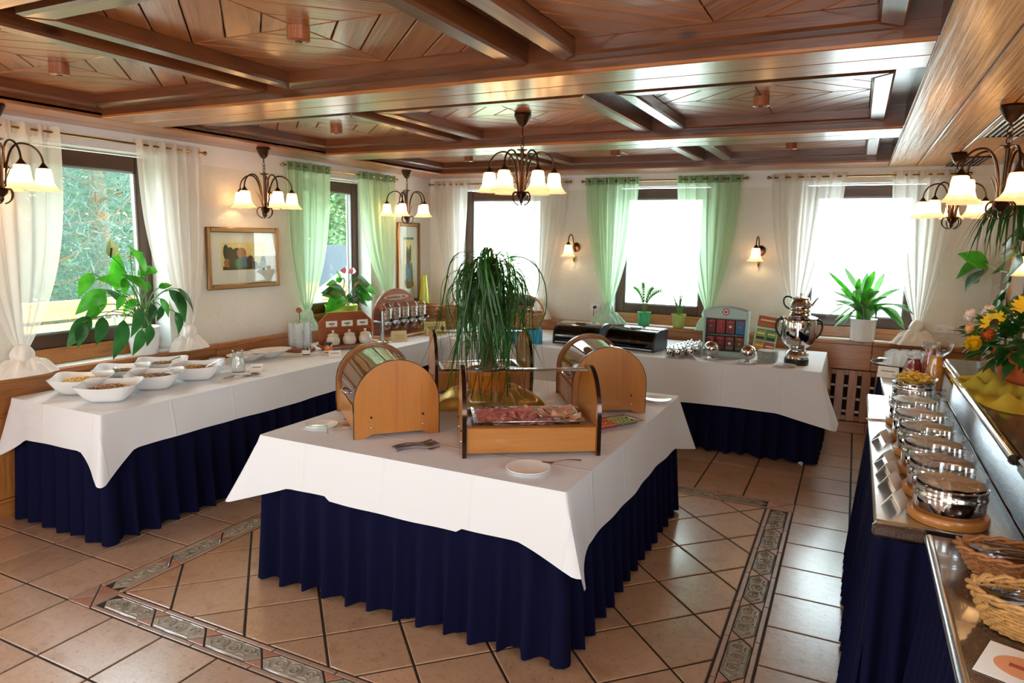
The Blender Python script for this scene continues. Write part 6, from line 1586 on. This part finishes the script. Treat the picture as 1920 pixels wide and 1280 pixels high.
# climbing plant on the right wall
def climber():
    C = [(7.0, 1.63, 7.02, 1.50), (6.70, 1.56, 6.62, 1.42), (6.72, 1.59, 6.64, 1.70), (6.63, 1.56, 6.95, 1.46), (5.95, 1.64, 6.46, 1.57), (5.85, 1.24, 5.94, 1.16), (5.45, 1.31, 5.9, 1.19), (5.35, 1.42, 5.72, 1.29), (5.69, 1.54, 5.9, 1.5), (5.45, 1.72, 5.78, 1.68), (5.39, 1.35, 5.12, 1.31), (5.24, 1.5, 5.7, 1.41), (5.18, 1.27, 5.46, 1.17), (5.35, 1.77, 5.54, 1.72), (5.5, 1.85, 5.9, 1.78), (5.2, 1.65, 5.5, 1.55), (5.3, 1.9, 5.0, 1.8), (5.15, 1.45, 4.95, 1.35), (5.3, 1.25, 5.1, 1.12), (5.6, 1.4, 5.8, 1.3)]
    P = V((.93, 5.25, .56))
    t = thing('climbing_plant', 'climbing plant with large dark leaves on a bare stem behind the flowers', 'plant', P)
    MB().lathe([(0, -.558), (.10, -.558), (.105, -.55), (.14, -.02), (.145, 0), (.13, 0), (0, -.02)], 28).build('pot', TERRA, t)
    main = bez((0, 0, -.02), (0, .25, .5), (0, .45, .9), (-.01, .30, 1.2), 12); MB().tube(main, .009, 7).build('stem', BARK, t)
    br = bez((-.01, .36, 1.02), (0, .7, 1.0), (0, 1.1, 1.04), (-.02, 1.5, 1.06), 10); MB().tube(br, .005, 6).build('branch', STEM, t)
    rg = random.Random(15)
    for k, (y0, z0, y1, z1) in enumerate(C):
        b = V((.90+rg.uniform(-.06, .06), y0, z0))-P; tip = V((.84+rg.uniform(-.08, .08), y1, z1))-P; cand = br if y0 > 5.6 and z0 > 1.45 else main; src = min(cand, key=lambda p: (p-b).length)
        st = MB().tube(bez(src, src+(b-src)*.3+V((0, 0, .03)), src+(b-src)*.7+V((0, 0, .04)), b, 6), .003, 5).build('leaf_stalk', STEM, t)
        d = tip-b; x = d.normalized(); up = V((-.8, -.4, .5)); y = up.cross(x).normalized(); z = x.cross(y); Ln = min(d.length*1.05, .30)
        blade(Ln, Ln*.30, .4, .2, .05, 8, pw=.8).build('leaf', LEAF_Y if k == 3 else LEAF if k in (2, 0) else LEAF_D, st, b, M((x, y, z)).transposed().to_euler(), ang=80)
climber()
t = thing('hanging_dracaena', 'dark spiky dracaena tuft hanging below the nearer counter chandelier', 'plant', (.84, 5.2, 1.99))
MB().tube([(.07, .06, -1.45), (.11, .05, -.8), (.12, .02, -.3), (.08, 0, -.1), (0, 0, 0)], [.018, .017, .016, .014, .010], 8).build('stem', BARK, t)
for k in range(46):
    a = 2.4*k; L_ = rg.uniform(.30, .46); pts = bez((0, 0, 0), (.10*cos(a), .10*sin(a), .07), (.20*cos(a), .20*sin(a), -.02), (.22*cos(a)*rg.uniform(.6, 1.4), .22*sin(a)*rg.uniform(.6, 1.4), -L_*.8), 7)
    vs = []; fs = []; s = V((-sin(a), cos(a), 0))
    for i, p in enumerate(pts):
        w_ = .011*(1-(i/7)**2)+.0006; vs += [p-s*w_, p+V((0, 0, -.002)), p+s*w_]
        if i: fs += [((i-1)*3+j, (i-1)*3+j+1, i*3+j+1, i*3+j) for j in range(2)]
    MB().add(vs, fs).build('leaf', LEAF_D, t, ang=80)
# ---------------------------------------------------------------- outdoors
GRASS = plain('lawn', '#a3ab82', .9, var=(3, .25)); PAVE = plain('pale_terrace_paving', '#d8d4cc', .8, var=(2, .08))
tag(MB().box(-6.3, XL-.33, -30, 60, -.36, -.34).build('bounce_strip_ground', PAVE, smooth=False), kind='structure')  # pale strip added to keep the lawn's green bounce off the ceiling
tag(MB().box(-60, XL-.33, -30, 60, -.5, -.35).build('lawn_ground', GRASS, smooth=False), kind='structure')
tag(MB().box(XL-.33, 40, YB+.33, 60, -.5, -.3).build('terrace_ground', PAVE, smooth=False), kind='structure')
def tree(loc, h, rad, zc, n, mat, label, seed, needle=False, name='tree', cat='tree', sq=1.0, group='trees beyond the side windows'):
    rg = random.Random(seed); t = thing(name, label, cat, loc, group=group)
    MB().tube([(0, 0, 0), (.05, .05, h*.4), (0, 0, h*.9)], [.16, .12, .04], 8).build('trunk', BARK, t)
    bm = MB(); blobs = []
    for k in range(22):
        a = 2.4*k; z = zc+(k/22-.5)*2*rad*sq; r = rad*sqrt(max(.1, 1-((z-zc)/(rad*sq))**2))*rg.uniform(.55, 1.0)
        e = V((r*cos(a), r*sin(a), z)); bm.tube(bez((0, 0, z*.8), (r*.3*cos(a), r*.3*sin(a), z*.9), e*.8+V((0, 0, -.05)), e, 5), [.03, .025, .02, .015, .01, .006], 5); blobs.append(e)
        blobs += [V((e.x*.6, e.y*.6, z+.1)), V((e.x*.3, e.y*.3, z+.2))]
    bm.build('branches', BARK, t)
    mb = MB()
    for _ in range(n):
        c = blobs[rg.randrange(len(blobs))]; p = c+V((rg.gauss(0, .2), rg.gauss(0, .2), rg.gauss(0, .17)))*rad*.62
        d = V((rg.gauss(0, 1), rg.gauss(0, 1), rg.gauss(0, .7))).normalized(); s = d.orthogonal().normalized()
        if needle: L_, w_ = rg.uniform(.12, .24), .006
        else: L_, w_ = rg.uniform(.10, .18), rg.uniform(.035, .06)
        mb.add([p, p+d*L_*.5+s*w_, p+d*L_, p+d*L_*.5-s*w_], [(0, 1, 2, 3)])
    tag(mb.build('foliage', mat, t, smooth=False), kind='stuff')
PINEL = leafmat('pine_needles', '#4c655c', '#84a092', .6); BROAD = leafmat('broad_leaves', '#567a4c', '#90b07c', .5)
tree((-8.2, 4.35, -.4), 5.5, 1.75, 2.6, 17000, PINEL, 'bluish pine tree with feathery branches close behind the garden fence', 1, True, 'pine_tree')
tree((-9.8, 6.4, -.4), 6.0, 2.1, 2.7, 15000, PINEL, 'second bluish pine tree standing behind the first one', 2, True, 'pine_tree')
tree((-10.5, 3.4, -.4), 6.0, 2.2, 2.6, 9000, BROAD, 'broad-leaved tree behind the pine at the nearest window edge', 3)
tree((-11.5, 8.6, -.4), 6.5, 2.4, 3.0, 11000, BROAD, 'light green tree between pine and garden shed', 4)
tree((-12.8, 14.4, -.4), 6, 2.5, 3.0, 17000, BROAD, 'light green leafy tree rising behind the garden shed', 5)
tree((-15.0, 18.5, -.4), 8, 3.2, 4.0, 12000, BROAD, 'leafy tree behind the shed roof, farther from the pine', 6)
tree((-16.5, 9.8, -.4), 8, 3.0, 3.6, 9000, BROAD, 'distant leafy tree filling the gap behind the pines', 7)
t = thing('garden_fence', 'pale wooden garden fence of wide horizontal planks outside the window', 'fence', (-6.6, 3.9, -.35))
for k, z in enumerate((.56, .80, 1.03, 1.24, 1.45)):
    MB().box(-.02, .02, -3.5, 3.5, z-.175, z, .004).build('plank', W_FENCE, t)
for y in (-2.4, -.6, 1.2, 3.0): MB().box(-.08, -.02, -.05, .05, 0, 1.47, .004).build('post', W_FENCE, t, (0, y, 0))
FL = plain('pink_blossom', '#b58aa8', .8)
t = thing('lavender_bush', 'clump of pale pink flower spikes before the garden fence', 'flowers', (-6.1, 4.15, -.35))
rg = random.Random(7)
for k in range(14):
    x, y, h = rg.uniform(-.15, .15), rg.uniform(-.35, .35), rg.uniform(1.35, 1.66)
    sp = MB().tube([(x, y, 0), (x, y+.02, h-.2)], .004, 5).build('stem', STEM, t); MB().tube([(x, y+.02, h-.2), (x, y+.02, h)], [.010, .004], 6).build('blossom', FL, sp)
W_SHED = wood('shed_boards', '#a8683c', '#bd8458', 1, .6, .6, 0, .2, knots=False)
t = thing('garden_shed', 'small wooden garden shed with grey pitched roof seen through the green curtains', 'shed', (-9.0, 10.5, -1.42))
for k in range(16): MB().box(0, .03, -1.45, 3.2, .115*k, .115*k+.110, .004).build('wall_board', W_SHED, t)
for k in range(9):
    z = 1.84+.115*k; hw = 2.325*(1-(k+1)/10)
    MB().box(0, .03, .875-hw, .875+hw, z, z+.11, .004).build('gable_board', W_SHED, t)
MB().box(-.02, .045, .1, .75, .2, 1.5, .01).build('door', WHITE_PAINT, t)
ROOF = plain('grey_roof_sheet', '#3a4046', .8)
for s in (-1, 1):
    mb = MB(); mb.m = M.Translation((-1.4, .875, 2.95)) @ M.Rotation(-s*.445, 4, 'X'); mb.box(-1.8, 1.75, 0 if s > 0 else -2.85, 2.85 if s > 0 else 0, -.05, .02); mb.build('roof_slope', ROOF, t, smooth=False)
    mb = MB(); mb.m = M.Translation((-1.4, .875, 2.95)) @ M.Rotation(-s*.445, 4, 'X'); mb.box(1.72, 1.78, 0 if s > 0 else -2.85, 2.85 if s > 0 else 0, -.16, .03); mb.build('barge_board', WHITE_PAINT, t, smooth=False)
MB().box(-2.8, 0, -1.4, 3.15, 0, 1.8).build('shed_core', W_SHED, t, smooth=False)
